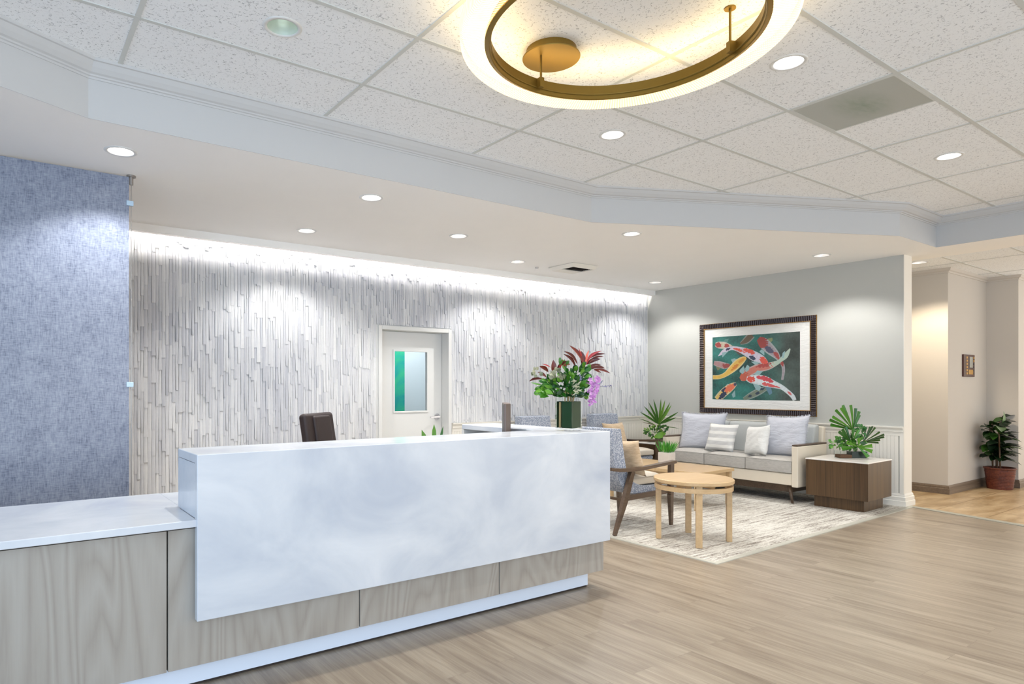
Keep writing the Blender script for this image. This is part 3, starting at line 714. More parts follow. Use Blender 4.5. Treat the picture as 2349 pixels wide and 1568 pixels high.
m = MB(); m.box(-0.012, -0.001, -FW / 2 + 0.06, FW / 2 - 0.06, 0.06, FH - 0.06); m.build('mat_board', MAT['cream_fab'], t)
# the print: water ground + fish, one mesh of coloured faces
AY0, AY1, AZ0, AZ1 = 0.607, -0.606, 0.190, 1.064      # left edge y, right edge y, bottom, top
pm = MB(); rr = random.Random(11)
def uv(x, y):
    u = (x - 217) / 1261.0; top = 403 - 90 * u; bot = 1293 + 15 * u; v_ = (y - top) / (bot - top)
    return u, v_
def apos(u, v_, h=0.0): return (-0.0135 - h, AY0 + (AY1 - AY0) * u, AZ1 + (AZ0 - AZ1) * v_)
def wcol(u, v_):
    f = math.sin(7 * u + 3 * v_) * math.sin(5 * v_ - 4 * u + 1) + 0.4 * math.sin(17 * u + 9 * v_) + 0.3 * math.sin(31 * v_ - 13 * u)
    f = 0.5 + 0.35 * f + rr.uniform(-0.12, 0.12); f = min(1, max(0, f))
    a, b = S(34, 52, 50), S(52, 128, 118)
    kk = min(1, max(0, (u - 0.55) / 0.3)); b = tuple(b[i] * (1 - kk) + S(84, 98, 92)[i] * kk for i in range(3)); a = tuple(a[i] * (1 - kk) + S(52, 58, 54)[i] * kk for i in range(3))
    return tuple(a[i] + (b[i] - a[i]) * f for i in range(3))
NU, NV = 70, 50
for i in range(NU):
    for j in range(NV):
        pm.cc = wcol(i / NU, j / NV)
        pm.add([apos(i / NU, j / NV), apos((i + 1) / NU, j / NV), apos((i + 1) / NU, (j + 1) / NV), apos(i / NU, (j + 1) / NV)], [(0, 1, 2, 3)])
def spline(P, n):
    out = []; Q = [P[0]] + list(P) + [P[-1]]
    for i in range(1, len(Q) - 2):
        p0, p1, p2, p3 = Q[i - 1], Q[i], Q[i + 1], Q[i + 2]
        for k in range(n):
            t_ = k / n; out.append(tuple(0.5 * ((2 * b) + (-a + c) * t_ + (2 * a - 5 * b + 4 * c - d) * t_ ** 2 + (-a + 3 * b - 3 * c + d) * t_ ** 3) for a, b, c, d in zip(p0, p1, p2, p3)))
    out.append(P[-1]); return out
hh = [0.0]
def inart(x, y):
    u, v_ = uv(x, y); return (min(1, max(0, u)), min(1, max(0, v_)))
def fish(sp, base, patches, belly=S(190, 205, 205), dim=1.0):
    hh[0] += 0.00012; pts = spline(sp, 14); n = len(pts); K = 14
    for i in range(n - 1):
        for k in range(K):
            q = []
            for (ii, kk) in ((i, k), (i + 1, k), (i + 1, k + 1), (i, k + 1)):
                x, y, wd = pts[ii]; a = pts[max(0, ii - 1)]; b = pts[min(n - 1, ii + 1)]
                dx, dy = b[0] - a[0], b[1] - a[1]; L = math.hypot(dx, dy) or 1; s_ = (kk / K - 0.5) * wd
                q.append(apos(*inart(x - dy / L * s_, y + dx / L * s_), hh[0]))
            tt = i / (n - 1); ss = (k + 0.5) / K * 2 - 1
            c = base
            if abs(ss) > 0.72: c = tuple(0.5 * base[j] + 0.5 * belly[j] for j in range(3))
            for (t0, s0, rt, rs, pc) in patches:
                if ((tt - t0) / rt) ** 2 + ((ss - s0) / rs) ** 2 < 1 + 0.45 * math.sin(0.11 * pts[i][0] + 5 * ss) * math.sin(0.13 * pts[i][1] + 7 * ss + 1): c = pc
            bgc = S(50, 80, 78); q_ = 0.84 + 0.04 * math.sin(0.09 * x + 0.13 * y); pm.cc = tuple(c[j] * dim * q_ + bgc[j] * (1 - dim * q_) for j in range(3))
            pm.add(q, [(0, 1, 2, 3)])
def fin(pts, c):
    hh[0] += 0.00005; cx = sum(p[0] for p in pts) / len(pts); cy = sum(p[1] for p in pts) / len(pts); pm.cc = c
    vs_ = [apos(*inart(*p), hh[0]) for p in pts] + [apos(*inart(cx, cy), hh[0])]; n = len(pts)
    pm.add(vs_, [(i, (i + 1) % n, n) for i in range(n)])
WH, RD, DR, BK, YE_, PK = S(226, 226, 228), S(222, 84, 66), S(176, 66, 60), S(52, 54, 84), S(232, 186, 84), S(204, 150, 150)
FN, FN2 = S(140, 172, 174), S(84, 128, 122)
fish([(820, 360, 110), (740, 440, 100), (650, 490, 30)], S(120, 92, 66), [], dim=0.8)
fish([(240, 770, 60), (330, 790, 90), (420, 810, 90), (490, 800, 40)], PK, [(0.8, 0, 0.3, 0.8, DR)], dim=0.75)
fin([(270, 820), (300, 880), (360, 840)], S(120, 120, 90))
fish([(700, 1290, 50), (800, 1240, 90), (920, 1180, 100), (1040, 1120, 60)], S(140, 146, 124), [(0.3, 0, 0.08, 0.4, BK), (0.6, 0.2, 0.08, 0.4, BK), (0.8, -0.3, 0.08, 0.4, BK)], dim=0.75)
fin([(1010, 1110), (1090, 1110), (1110, 1200), (1070, 1230)], S(96, 130, 150))
fin([(380, 470), (420, 425), (475, 418), (450, 480)], FN2)
fish([(262, 500, 50), (310, 510, 95), (400, 515, 100), (480, 530, 70), (560, 560, 50), (640, 620, 60), (660, 650, 20)], S(214, 196, 170), [(0.12, 0, 0.14, 0.8, DR), (0.42, 0, 0.08, 0.7, DR), (0.85, 0, 0.3, 1.5, S(96, 74, 62))], dim=0.95)
fish([(915, 415, 70), (980, 470, 150), (1070, 560, 150), (1150, 640, 110), (1200, 710, 60), (1250, 790, 46), (1262, 880, 40), (1245, 1010, 30)], S(176, 160, 166), [(0.08, 0, 0.14, 1.2, DR), (0.30, 0.2, 0.08, 0.5, S(88, 84, 110)), (0.48, -0.1, 0.1, 0.6, DR), (0.66, 0, 0.08, 1, DR)], dim=0.85)
fin([(1040, 420), (1110, 400), (1115, 440), (1090, 470)], S(130, 140, 100)); fin([(960, 570), (1000, 600), (1000, 660), (930, 600)], FN)
fish([(650, 1000, 50), (700, 970, 120), (800, 890, 120), (920, 840, 120), (1040, 815, 110), (1150, 775, 70), (1220, 730, 50), (1290, 660, 70), (1350, 560, 16)], S(206, 120, 104), [(0.08, 0, 0.12, 1.4, S(196, 92, 66)), (0.5, -0.4, 0.16, 0.5, DR), (0.8, 0, 0.26, 1.5, S(186, 204, 186))], dim=0.95)
fin([(1240, 700), (1250, 620), (1285, 590), (1270, 690)], FN)
fin([(735, 900), (720, 850), (750, 795), (785, 810), (780, 870)], FN)
fish([(310, 670, 8), (390, 610, 60), (460, 570, 56), (540, 555, 56), (640, 575, 80), (760, 620, 120), (860, 670, 140), (950, 710, 120), (1020, 745, 70), (1050, 745, 20)], S(214, 200, 216), [(0.22, 0, 0.05, 0.6, BK), (0.42, 0.2, 0.09, 0.5, RD), (0.56, -0.5, 0.08, 0.5, RD), (0.64, 0.5, 0.05, 0.4, BK), (0.88, 0, 0.13, 1.0, RD)], dim=1.0)
fin([(810, 750), (880, 745), (935, 765), (870, 795)], FN); fin([(370, 620), (470, 600), (375, 690)], FN)
fin([(510, 720), (560, 700), (640, 730), (620, 770), (540, 780)], FN); fin([(640, 870), (700, 810), (720, 860), (690, 930), (640, 900)], FN)
fish([(225, 975, 60), (330, 970, 60), (430, 930, 70), (530, 850, 110), (620, 770, 120), (700, 710, 80), (740, 695, 30)], YE_, [(0.55, 0.2, 0.1, 0.4, S(212, 130, 50)), (0.78, 0, 0.1, 0.4, S(220, 150, 60))], belly=S(222, 220, 190))
fin([(850, 930), (900, 875), (980, 885), (930, 940)], FN); fin([(835, 1060), (900, 1070), (955, 1110), (930, 1170), (880, 1150)], FN)
fish([(745, 990, 60), (800, 1000, 110), (900, 1005, 140), (1010, 1030, 150), (1120, 1070, 110), (1230, 1110, 70), (1310, 1170, 60), (1380, 1240, 60), (1410, 1300, 50)], S(222, 228, 230), [(0.10, 0, 0.10, 0.8, RD), (0.36, -0.5, 0.14, 0.45, S(214, 74, 84)), (0.46, 0.5, 0.14, 0.35, S(220, 90, 90)), (0.8, 0, 0.05, 0.5, S(220, 110, 110))])
fin([(420, 1110), (450, 1070), (510, 1080), (470, 1130)], FN); fin([(520, 1220), (570, 1160), (578, 1250), (540, 1270)], FN)
fish([(290, 1300, 110), (370, 1220, 120), (460, 1150, 120), (540, 1095, 90), (590, 1065, 40)], S(232, 196, 110), [(0.25, 0.3, 0.2, 0.5, BK), (0.4, -0.5, 0.12, 0.4, BK), (0.62, 0, 0.25, 0.8, S(232, 120, 84)), (0.9, 0, 0.1, 0.8, S(74, 70, 96))])
pm.build('print', MAT['paint'], t)

# ------------------------------------------------------------------ sofa
SX, SY0, SY1 = 7.42, 3.752, 5.56       # front plane, near arm outer face, far arm outer face
t = thing('sofa', 'three-seat sofa in cream vinyl and grey fabric against grey wall', 'sofa', (SX, (SY0 + SY1) / 2, CZ))
hw = (SY1 - SY0) / 2
m = MB(); m.prism([(0.012, 0.205), (0.012, 0.338), (0.70, 0.338), (0.70, 0.205)], -hw + 0.075, hw - 0.075, 'xz'); m.build('seat_base', MAT['vinyl'], t, bevel=0.008)
m = MB(); m.prism([(0.60, 0.205), (0.68, 0.86), (0.745, 0.855), (0.70, 0.205)], -hw + 0.04, hw - 0.04, 'xz'); m.build('back_shell', MAT['vinyl'], t, bevel=0.02)
for sg, nm in ((-1, 'near'), (1, 'far')):
    y0, y1 = sorted((sg * hw, sg * (hw - 0.073)))
    m = MB(); m.prism([(0.0, 0.188), (0.0, 0.655), (0.68, 0.655), (0.65, 0.40), (0.62, 0.188)], y0, y1, 'xz'); m.build('arm', MAT['vinyl'], t, bevel=0.012)
    m = MB(); m.box(0.004, 0.68, y0 + 0.004, y1 - 0.004, 0.656, 0.672); m.build('arm_cap', MAT['walnut_leg'], t, bevel=0.005)
def cushion(name, parent, mat, x0, x1, y0, y1, z0, z1, crown=0.018, nx=8, ny=8):
    m = MB(); v = []; e = 0.012
    for j in range(ny + 1):
        for i in range(nx + 1):
            a, b = i / nx, j / ny; k = (1 - (2 * a - 1) ** 4) * (1 - (2 * b - 1) ** 4)
            v.append((x0 + (x1 - x0) * a, y0 + (y1 - y0) * b, z1 - e + crown * k + (e * k ** 0.3)))
    nn = len(v); v2 = [(x, y, z0) for x, y, z in v]; W_ = nx + 1; f = []
    for j in range(ny):
        for i in range(nx):
            q = (j * W_ + i, j * W_ + i + 1, (j + 1) * W_ + i + 1, (j + 1) * W_ + i); f += [q, tuple(nn + k for k in q[::-1])]
    bd = [i for i in range(nx)] + [j * W_ + nx for j in range(ny)] + [ny * W_ + i for i in range(nx, 0, -1)] + [j * W_ for j in range(ny, 0, -1)]
    for a, b in zip(bd, bd[1:] + bd[:1]): f.append((a, nn + a, nn + b, b))
    m.add(v + v2, f); o = m.build(name, mat, parent, smooth=True)
    md = o.modifiers.new('b', 'BEVEL'); md.width = 0.012; md.segments = 2; md.limit_method = 'ANGLE'; md.angle_limit = R(50)
    p = MB(); zt, zb = z1 - e + 0.002, z0 + 0.01
    for z in (zt, zb):
        q = [(x0 - 0.001, y0 - 0.001, z), (x0 - 0.001, y1 + 0.001, z)]; p.tube(q, 0.004); p.tube([(x0, y0 - 0.0, z), (x1, y0 - 0.0, z)], 0.004)
    p.build('piping', mat, o, smooth=True)
    return o
cw = (2 * hw - 0.146) / 3
for k in range(3):
    y0 = -hw + 0.073 + cw * k; cushion('seat_cushion', t, MAT['cushion'], -0.005, 0.60, y0 + 0.003, y0 + cw - 0.003, 0.342, 0.492)
for k in range(3):
    y0 = -hw + 0.073 + cw * k
    m = MB(); m.prism([(0.46, 0.50), (0.50, 0.68), (0.55, 0.86), (0.60, 0.885), (0.66, 0.875), (0.64, 0.5)], y0 + 0.002, y0 + cw - 0.002, 'xz'); m.build('back_cushion', MAT['backfab'], t, bevel=0.025, seg=3)
m = MB(); m.box(0.10, 0.62, -hw + 0.12, hw - 0.12, 0.115, 0.203); m.build('under_rail', MAT['walnut_leg'], t)
for sx_, sy_ in ((0.08, -1), (0.08, 1), (0.56, -1), (0.56, 1)):
    m = MB(); y = sy_ * (hw - 0.135); dx = -0.05 if sx_ < 0.3 else 0.05
    m.cyl((sx_, y, 0.203), (sx_ + dx * 0.9, y + sy_ * 0.06, 0.0), 0.024, 0.013, 14); m.build('leg', MAT['walnut_leg'], t, smooth=True)

# ------------------------------------------------------------------ pillows
def pillow(name, label, mat, wd, ht, th, c, rz, tilt, group=None, fringe=False, rx=0.0, pinch=0.10):
    t = thing(name, label, 'pillow', c, rz, group); n = 16; m = MB(); rn = random.Random(hash(label) % 1000 if False else len(label))
    M_ = Matrix.Rotation(tilt, 4, 'Y') @ Matrix.Rotation(rx, 4, 'X'); F = []
    for sgn in (1, -1):
        v = []
        for j in range(n + 1):
            for i in range(n + 1):
                a, b = 2 * i / n - 1, 2 * j / n - 1
                k = max(0, (1 - a ** 4) * (1 - b ** 4)) ** 0.55
                yy = a * wd / 2 * (1 - pinch * (1 - b * b)); zz = b * ht / 2 * (1 - pinch * (1 - a * a))
                wr = 0.006 * math.sin(9 * a + 5 * b) * math.sin(7 * b) * k
                v.append(M_ @ Vector((sgn * (k * th / 2 + wr), yy, zz)))
        f = [(j * (n + 1) + i, j * (n + 1) + i + 1, (j + 1) * (n + 1) + i + 1, (j + 1) * (n + 1) + i) for j in range(n) for i in range(n)]
        if sgn < 0: f = [q[::-1] for q in f]
        m.add(v, f)
    o = m.build('cover', mat, t, smooth=True)
    bm = bmesh.new(); bm.from_mesh(o.data); bmesh.ops.remove_doubles(bm, verts=bm.verts, dist=0.0006); bmesh.ops.recalc_face_normals(bm, faces=bm.faces); bm.to_mesh(o.data); bm.free()
    for p in o.data.polygons: p.use_smooth = True
    if fringe:
        m = MB()
        for s_ in range(4):
            for q in range(46):
                a = 2 * (q + 0.5) / 46 - 1; k = rn.uniform(0.012, 0.02)
                if s_ < 2:
                    b = 1 if s_ == 0 else -1; p0 = Vector((0, a * wd / 2, b * ht / 2 * (1 - pinch * (1 - a * a)))); p1 = p0 + Vector((rn.uniform(-.006, .006), rn.uniform(-.008, .008), b * k))
                else:
                    b = 1 if s_ == 2 else -1; p0 = Vector((0, b * wd / 2 * (1 - pinch * (1 - a * a)), a * ht / 2)); p1 = p0 + Vector((rn.uniform(-.006, .006), b * k, rn.uniform(-.008, .008)))
                m.bar(M_ @ p0, M_ @ p1, 0.010, 0.003, 0.004, 0.002)
        m.build('fringe', MAT['linen'], t)
    return t
ST = CZ + 0.50
pillow('throw_pillow', 'large pale linen pillow with frayed edge at far end of sofa', MAT['linen'], 0.62, 0.51, 0.16, (7.80, 5.21, ST + 0.235), R(12), R(14), 'pillows on the sofa', True)
pillow('throw_pillow', 'white and grey striped square pillow on the sofa', MAT['striped'], 0.42, 0.38, 0.13, (7.66, 4.84, ST + 0.18), R(-2), R(20), 'pillows on the sofa')
pillow('throw_pillow', 'small plain white pillow turned sideways, leaning on large linen pillow', MAT['cream_fab'], 0.37, 0.37, 0.14, (7.60, 4.33, ST + 0.18), R(-22), R(14), 'pillows on the sofa', rx=R(-6))
pillow('throw_pillow', 'large pale linen pillow with frayed edge beside near sofa arm', MAT['linen'], 0.54, 0.51, 0.16, (7.79, 4.08, ST + 0.235), R(-4), R(14), 'pillows on the sofa', True, rx=R(-3))

# ------------------------------------------------------------------ side tables
def side_table(loc, rz, label):
    t = thing('side_table', label, 'side table', loc, rz, 'box side tables beside the sofa')
    m = MB(); m.box(-0.312, 0.312, -0.312, 0.312, 0.125, 0.519); m.build('body', MAT['walnut'], t, bevel=0.002)
    m = MB(); m.box(-0.25, 0.25, -0.25, 0.25, 0.0, 0.124); m.build('plinth', MAT['walnut'], t)
    m = MB(); m.box(-0.318, 0.318, -0.318, 0.318, 0.520, 0.533); m.build('table_top', MAT['marble'], t, bevel=0.004)
    return t
ST1 = (7.79, 3.385, CZ); ST2 = (7.87, 5.99, CZ)
side_table(ST1, R(2), 'dark walnut box table with marble top at the near end of sofa')
side_table(ST2, 0, 'dark walnut box table in far corner behind the armchair')

# ------------------------------------------------------------------ coffee table, round table
t = thing('coffee_table', 'rectangular pale maple coffee table in front of sofa', 'coffee table', (6.46, 4.77, CZ), R(3))
m = MB(); m.box(-0.36, 0.36, -0.62, 0.62, 0.378, 0.413); m.build('table_top', MAT['maple'], t, bevel=0.004)
m = MB(); m.box(-0.30, 0.30, -0.56, -0.54, 0.31, 0.377); m.box(-0.30, 0.30, 0.54, 0.56, 0.31, 0.377); m.box(-0.30, -0.28, -0.54, 0.54, 0.31, 0.377); m.box(0.28, 0.30, -0.54, 0.54, 0.31, 0.377); m.build('apron', MAT['maple'], t)
for a in (-1, 1):
    for b in (-1, 1):
        m = MB(); m.box(a * 0.315 - 0.026, a * 0.315 + 0.026, b * 0.575 - 0.026, b * 0.575 + 0.026, 0, 0.377); m.build('leg', MAT['maple'], t, bevel=0.003)
t = thing('round_side_table', 'round pale maple side table with four square legs', 'side table', (4.975, 3.41, CZ), R(-2))
m = MB(); m.lathe([(0, 0.543), (0.324, 0.543), (0.330, 0.537), (0.330, 0.514), (0.324, 0.508), (0, 0.508)], 72); m.build('table_top', MAT['maple'], t, smooth=False)
m = MB(); m.lathe([(0.322, 0.488), (0.322, 0.450), (0.296, 0.450), (0.296, 0.488)], 72, close=True); m.build('apron_ring', MAT['maple'], t, smooth=False)
m = MB(); m.box(-0.20, 0.20, -0.02, 0.02, 0.470, 0.506); m.box(-0.02, 0.02, -0.20, -0.021, 0.470, 0.506); m.box(-0.02, 0.02, 0.021, 0.20, 0.470, 0.506)
m.build('cross_brace', MAT['maple'], t)
for k in range(4):
    a = R(45 + 90 * k); c, s_ = math.cos(a), math.sin(a)
    m = MB(); M_ = Matrix.Rotation(a, 4, 'Z'); m.box(0.268, 0.312, -0.025, 0.025, 0.0, 0.507, M_); m.build('leg', MAT['maple'], t, bevel=0.003)
# potted grass
t = thing('potted_grass', 'small white square pot of bright green grass on coffee table', 'plant', (6.66, 4.93, CZ + 0.414), R(8))
m = MB(); m.prism([(-0.075, -0.075), (0.075, -0.075), (0.075, 0.075), (-0.075, 0.075)], 0, 0.125); m.build('pot', plain('white washed pot', S(214, 208, 200), 0.6, vary=0.08, scale=25), t, bevel=0.006)
m = MB(); rg = random.Random(2)
for k in range(170):
    x, y = rg.uniform(-0.062, 0.062), rg.uniform(-0.062, 0.062); L = rg.uniform(0.09, 0.16); f = rg.uniform(0.4, 1.0)
    m.leaf((x, y, 0.12), (x + x * f * 1.1 + rg.uniform(-.02, .02), y + y * f * 1.1 + rg.uniform(-.02, .02), 0.12 + L), 0.007, up=(rg.uniform(-1, 1), rg.uniform(-1, 1), 0.1), bow=0.1, n=4, peak=0.4, col=rg.choice((S(80, 190, 60), S(120, 210, 90), S(50, 140, 50))))
m.build('grass', MAT['leaf'], t)

# ------------------------------------------------------------------ lounge armchairs (face local +x)
def armchair(loc, rz, label):
    t = thing('armchair', label, 'armchair', loc, rz, 'blue armchairs with wooden arms')
    prof = [(-0.235, 0.945), (-0.195, 0.62), (-0.15, 0.50), (-0.06, 0.435), (0.08, 0.405), (0.34, 0.40), (0.36, 0.385), (0.35, 0.345), (0.10, 0.338), (-0.14, 0.345), (-0.25, 0.42), (-0.32, 0.55), (-0.355, 0.75), (-0.365, 0.93), (-0.35, 0.952)]
    pr2 = [(q[0], q[1]) for q in prof]
    # smooth the profile
    sm = spline([(a, b, 0) for a, b in pr2[:6]], 3)[:-1] + [(a, b, 0) for a, b in pr2[5:8]] + spline([(a, b, 0) for a, b in pr2[8:]], 3)
    m = MB(); hw_ = 0.275; P2 = [(a, b) for a, b, _ in sm]; n = len(P2)
    def sc(y):   # the back narrows a little to the top
        return [(a, y * (1.0 - 0.10 * max(0, (b - 0.5)) / 0.45), b) for a, b in P2]
    m.add(sc(-hw_) + sc(hw_), [(i, (i + 1) % n, n + (i + 1) % n, n + i) for i in range(n)] + [tuple(range(n - 1, -1, -1)), tuple(range(n, 2 * n))])
    m.build('shell', MAT['blue_fab'], t, bevel=0.034, seg=4)
    cushion('seat_cushion', t, MAT['seat_beige'], -0.14, 0.385, -0.262, 0.262, 0.412, 0.492, 0.022)
    for sg in (-1, 1):
        y = sg * 0.315
        m = MB(); pts = [(-0.47, 0.600), (-0.36, 0.583), (-0.18, 0.573), (0.0, 0.577), (0.20, 0.590), (0.46, 0.607)]
        for (a, b), (c, d) in zip(pts[:-1], pts[1:]): 
            m.add([(a, y - 0.026, b - 0.014), (a, y + 0.026, b - 0.014), (a, y + 0.026, b + 0.014), (a, y - 0.026, b + 0.014), (c, y - 0.026, d - 0.014), (c, y + 0.026, d - 0.014), (c, y + 0.026, d + 0.014), (c, y - 0.026, d + 0.014)],
                  [(0, 1, 5, 4), (1, 2, 6, 5), (2, 3, 7, 6), (3, 0, 4, 7)] + ([(0, 3, 2, 1)] if a == -0.47 else []) + ([(4, 5, 6, 7)] if c == 0.46 else []))
        m.build('arm', MAT['walnut_leg'], t, smooth=False)
        m = MB(); m.bar((0.405, y, 0.588), (0.395, y, 0.30), 0.040, 0.052, 0.042, 0.05, up=(1, 0, 0)); m.bar((0.395, y, 0.30), (0.405, y, 0.0), 0.042, 0.05, 0.026, 0.034, up=(1, 0, 0)); m.build('front_leg', MAT['walnut_leg'], t, bevel=0.003)
        m = MB(); m.bar((-0.165, y, 0.562), (-0.26, y, 0.32), 0.040, 0.046, 0.042, 0.058, up=(1, 0, 0)); m.bar((-0.26, y, 0.32), (-0.405, y, 0.0), 0.042, 0.058, 0.026, 0.034, up=(1, 0, 0)); m.build('rear_leg', MAT['walnut_leg'], t, bevel=0.003)
        m = MB(); m.bar((-0.25, sg * 0.300, 0.315), (0.38, sg * 0.300, 0.330), 0.022, 0.045); m.build('side_rail', MAT['walnut_leg'], t)
    for x, z in ((-0.255, 0.312), (0.375, 0.330)):
        m = MB(); m.box(x - 0.012, x + 0.012, -0.288, 0.288, z - 0.022, z + 0.0); m.build('cross_rail', MAT['walnut_leg'], t)
    return t
a1 = armchair((4.93, 4.215, CZ), 0, 'blue dotted armchair nearest the desk, right beside the desk end')
a2 = armchair((7.04, 5.99, CZ), -PI / 2, 'blue dotted armchair at back wall, left of the sofa corner plant')
a3 = armchair((5.72, 5.99, CZ), -PI / 2, 'blue dotted armchair seen only as a backrest left of the flower vase')
pillow('throw_pillow', 'tan pillow on the armchair nearest the desk', MAT['tan_fab'], 0.42, 0.36, 0.12, (4.93 - 0.03, 4.10, CZ + 0.50 + 0.165), 0, R(-24) + R(6), 'tan armchair pillows')
pillow('throw_pillow', 'tan pillow on the armchair at the back wall', MAT['tan_fab'], 0.42, 0.36, 0.12, (6.99, 5.99 + 0.02, CZ + 0.50 + 0.165), -PI / 2, R(-18), 'tan armchair pillows')

# ------------------------------------------------------------------ palm arrangements on the two box tables
def fan(m, o, tips, W, blunt, cols, rn, up=(0, -1, 0.15)):
    for (a, z) in tips:
        m.leaf((o[0], o[1], o[2]), (a, o[1] + rn.uniform(-0.06, 0.02), z), W, up=up, bow=0.04, fold=0.55, blunt=blunt, peak=0.45, n=6, col=rn.choice(cols))
def rand_leaves(m, rn, n, c, r, L, W, cols, peak=0.6, flat_=0.3):
    for k in range(n):
        d = Vector((rn.gauss(0, 1), rn.gauss(0, 1), rn.gauss(0, 0.8))).normalized()
        p = Vector((c[0] + r[0] * d.x * rn.uniform(.3, 1), c[1] + r[1] * d.y * rn.uniform(.3, 1), c[2] + r[2] * d.z * rn.uniform(.3, 1)))
        q = p + (d + Vector((rn.uniform(-.6, .6), rn.uniform(-.6, .6), rn.uniform(-.3, .6)))).normalized() * L * rn.uniform(0.7, 1.2)
        m.leaf(p, q, W * rn.uniform(0.8, 1.2), up=(rn.uniform(-.6, .6), -0.8, rn.uniform(0, 1)), bow=0.1, fold=flat_, peak=peak, n=5, col=rn.choice(cols))
rn = random.Random(21)
# right one: layout numbers are metres to the right / up from the table top
def q1(x, y): return ((x - 660) * 9.3e-4, (780 - y) * 9.3e-4)
t = thing('palm_arrangement', 'blunt-cut palm fronds in low glass dish on near box table', 'plant', (ST1[0] + 0.02, ST1[1] - 0.02, CZ + 0.534), YAW - PI / 2)
m = MB(); m.box(-0.155, 0.155, -0.06, 0.06, 0, 0.008); m.box(-0.155, 0.155, -0.06, -0.054, 0.008, 0.085); m.box(-0.155, 0.155, 0.054, 0.06, 0.008, 0.085); m.box(-0.155, -0.149, -0.054, 0.054, 0.008, 0.085); m.box(0.149, 0.155, -0.054, 0.054, 0.008, 0.085)
m.build('glass_dish', MAT['glass'], t)
m = MB(); m.box(-0.02, 0.147, -0.05, 0.05, 0.009, 0.08); m.cc = S(30, 44, 30); m.build('leaf_wrap', plain('dark wet leaves', S(34, 46, 34), 0.3, vary=0.3, scale=30), t)
m = MB(); m.box(-0.147, -0.022, -0.05, 0.05, 0.009, 0.045); m.build('bark', plain('brown bark', S(110, 70, 40), 0.6, vary=0.3, scale=40), t)
m = MB(); cols = (S(70, 135, 40), S(52, 112, 34), S(92, 158, 52))
o_ = q1(690, 440); fan(m, (o_[0], 0.02, o_[1]), [q1(*p) for p in ((630, 140), (705, 180), (750, 215), (780, 260), (570, 145), (515, 175), (455, 200), (405, 280), (395, 320), (425, 380))], 0.036, True, cols, rn)
o_ = q1(820, 590); fan(m, (o_[0], 0.03, o_[1]), [q1(*p) for p in ((860, 415), (890, 400), (930, 395), (980, 410), (1020, 465), (1035, 490), (1040, 520), (1010, 560), (990, 592))], 0.022, True, (S(44, 84, 26), S(60, 100, 34)), rn)
o_ = q1(710, 640); fan(m, (o_[0], -0.05, o_[1]), [q1(*p) for p in ((680, 525), (790, 570), (840, 620), (845, 690), (790, 755), (500, 650), (540, 580), (620, 560))], 0.045, True, (S(98, 165, 48), S(80, 148, 44)), rn)
o_ = q1(640, 600); fan(m, (o_[0], -0.02, o_[1]), [q1(*p) for p in ((470, 455), (520, 430), (585, 400), (640, 420), (700, 430))], 0.04, True, cols, rn)
m.build('palm_fronds', MAT['leaf'], t)
m = MB(); rand_leaves(m, rn, 60, (0.0, 0.0, 0.19), (0.12, 0.08, 0.09), 0.07, 0.038, (S(60, 120, 40), S(40, 92, 34), S(84, 146, 60)))
rand_leaves(m, rn, 26, (-0.17, 0.0, 0.16), (0.05, 0.05, 0.06), 0.05, 0.032, (S(110, 178, 70), S(80, 150, 56)))
rand_leaves(m, rn, 20, (0.10, 0.0, 0.30), (0.05, 0.05, 0.07), 0.055, 0.036, (S(50, 120, 60), S(70, 140, 70)))
m.build('foliage', MAT['leaf'], t, smooth=True)
def q2(x, y): return ((x - 560) * 7.4e-4, (985 - y) * 7.4e-4)
t = thing('palm_arrangement', 'pointed palm frond arrangement on box table in far corner', 'plant', (ST2[0] - 0.02, ST2[1] - 0.03, CZ + 0.534), YAW - PI / 2)
m = MB(); m.box(-0.145, 0.10, -0.06, 0.06, 0, 0.035); m.cyl((0.03, 0, 0.036), (0.03, 0, 0.08), 0.07, n=24); m.build('dish', plain('dark green glass dish', S(60, 74, 60), 0.15, vary=0.1), t)
m = MB(); o_ = q2(570, 640)
fan(m, (o_[0], 0.0, o_[1]), [q2(*p) for p in ((180, 395), (265, 280), (350, 205), (475, 150), (600, 140), (705, 165), (775, 205), (835, 260), (970, 400), (905, 505))], 0.032, False, (S(110, 160, 50), S(90, 145, 44), S(64, 118, 36)), rn)
for tp in ((200, 530), (250, 600), (960, 720), (160, 520)): fan(m, (q2(520, 640)[0], 0.0, q2(520, 660)[1]), [q2(*tp)], 0.012, False, (S(90, 130, 60), S(130, 120, 90)), rn)
m.build('palm_fronds', MAT['leaf'], t)
m = MB(); rand_leaves(m, rn, 90, (-0.06, 0.0, 0.15), (0.13, 0.08, 0.09), 0.05, 0.03, (S(40, 100, 36), S(90, 150, 60), S(150, 190, 90), S(34, 80, 34)))
rand_leaves(m, rn, 30, (0.07, 0.0, 0.19), (0.07, 0.06, 0.05), 0.045, 0.03, (S(40, 100, 36), S(60, 120, 44)))
m.leaf((-0.09, -0.08, 0.07), (0.08, -0.10, 0.13), 0.09, up=(0, -1, 0.2), bow=0.15, fold=0.1, col=S(110, 170, 50)); m.build('foliage', MAT['leaf'], t, smooth=True)

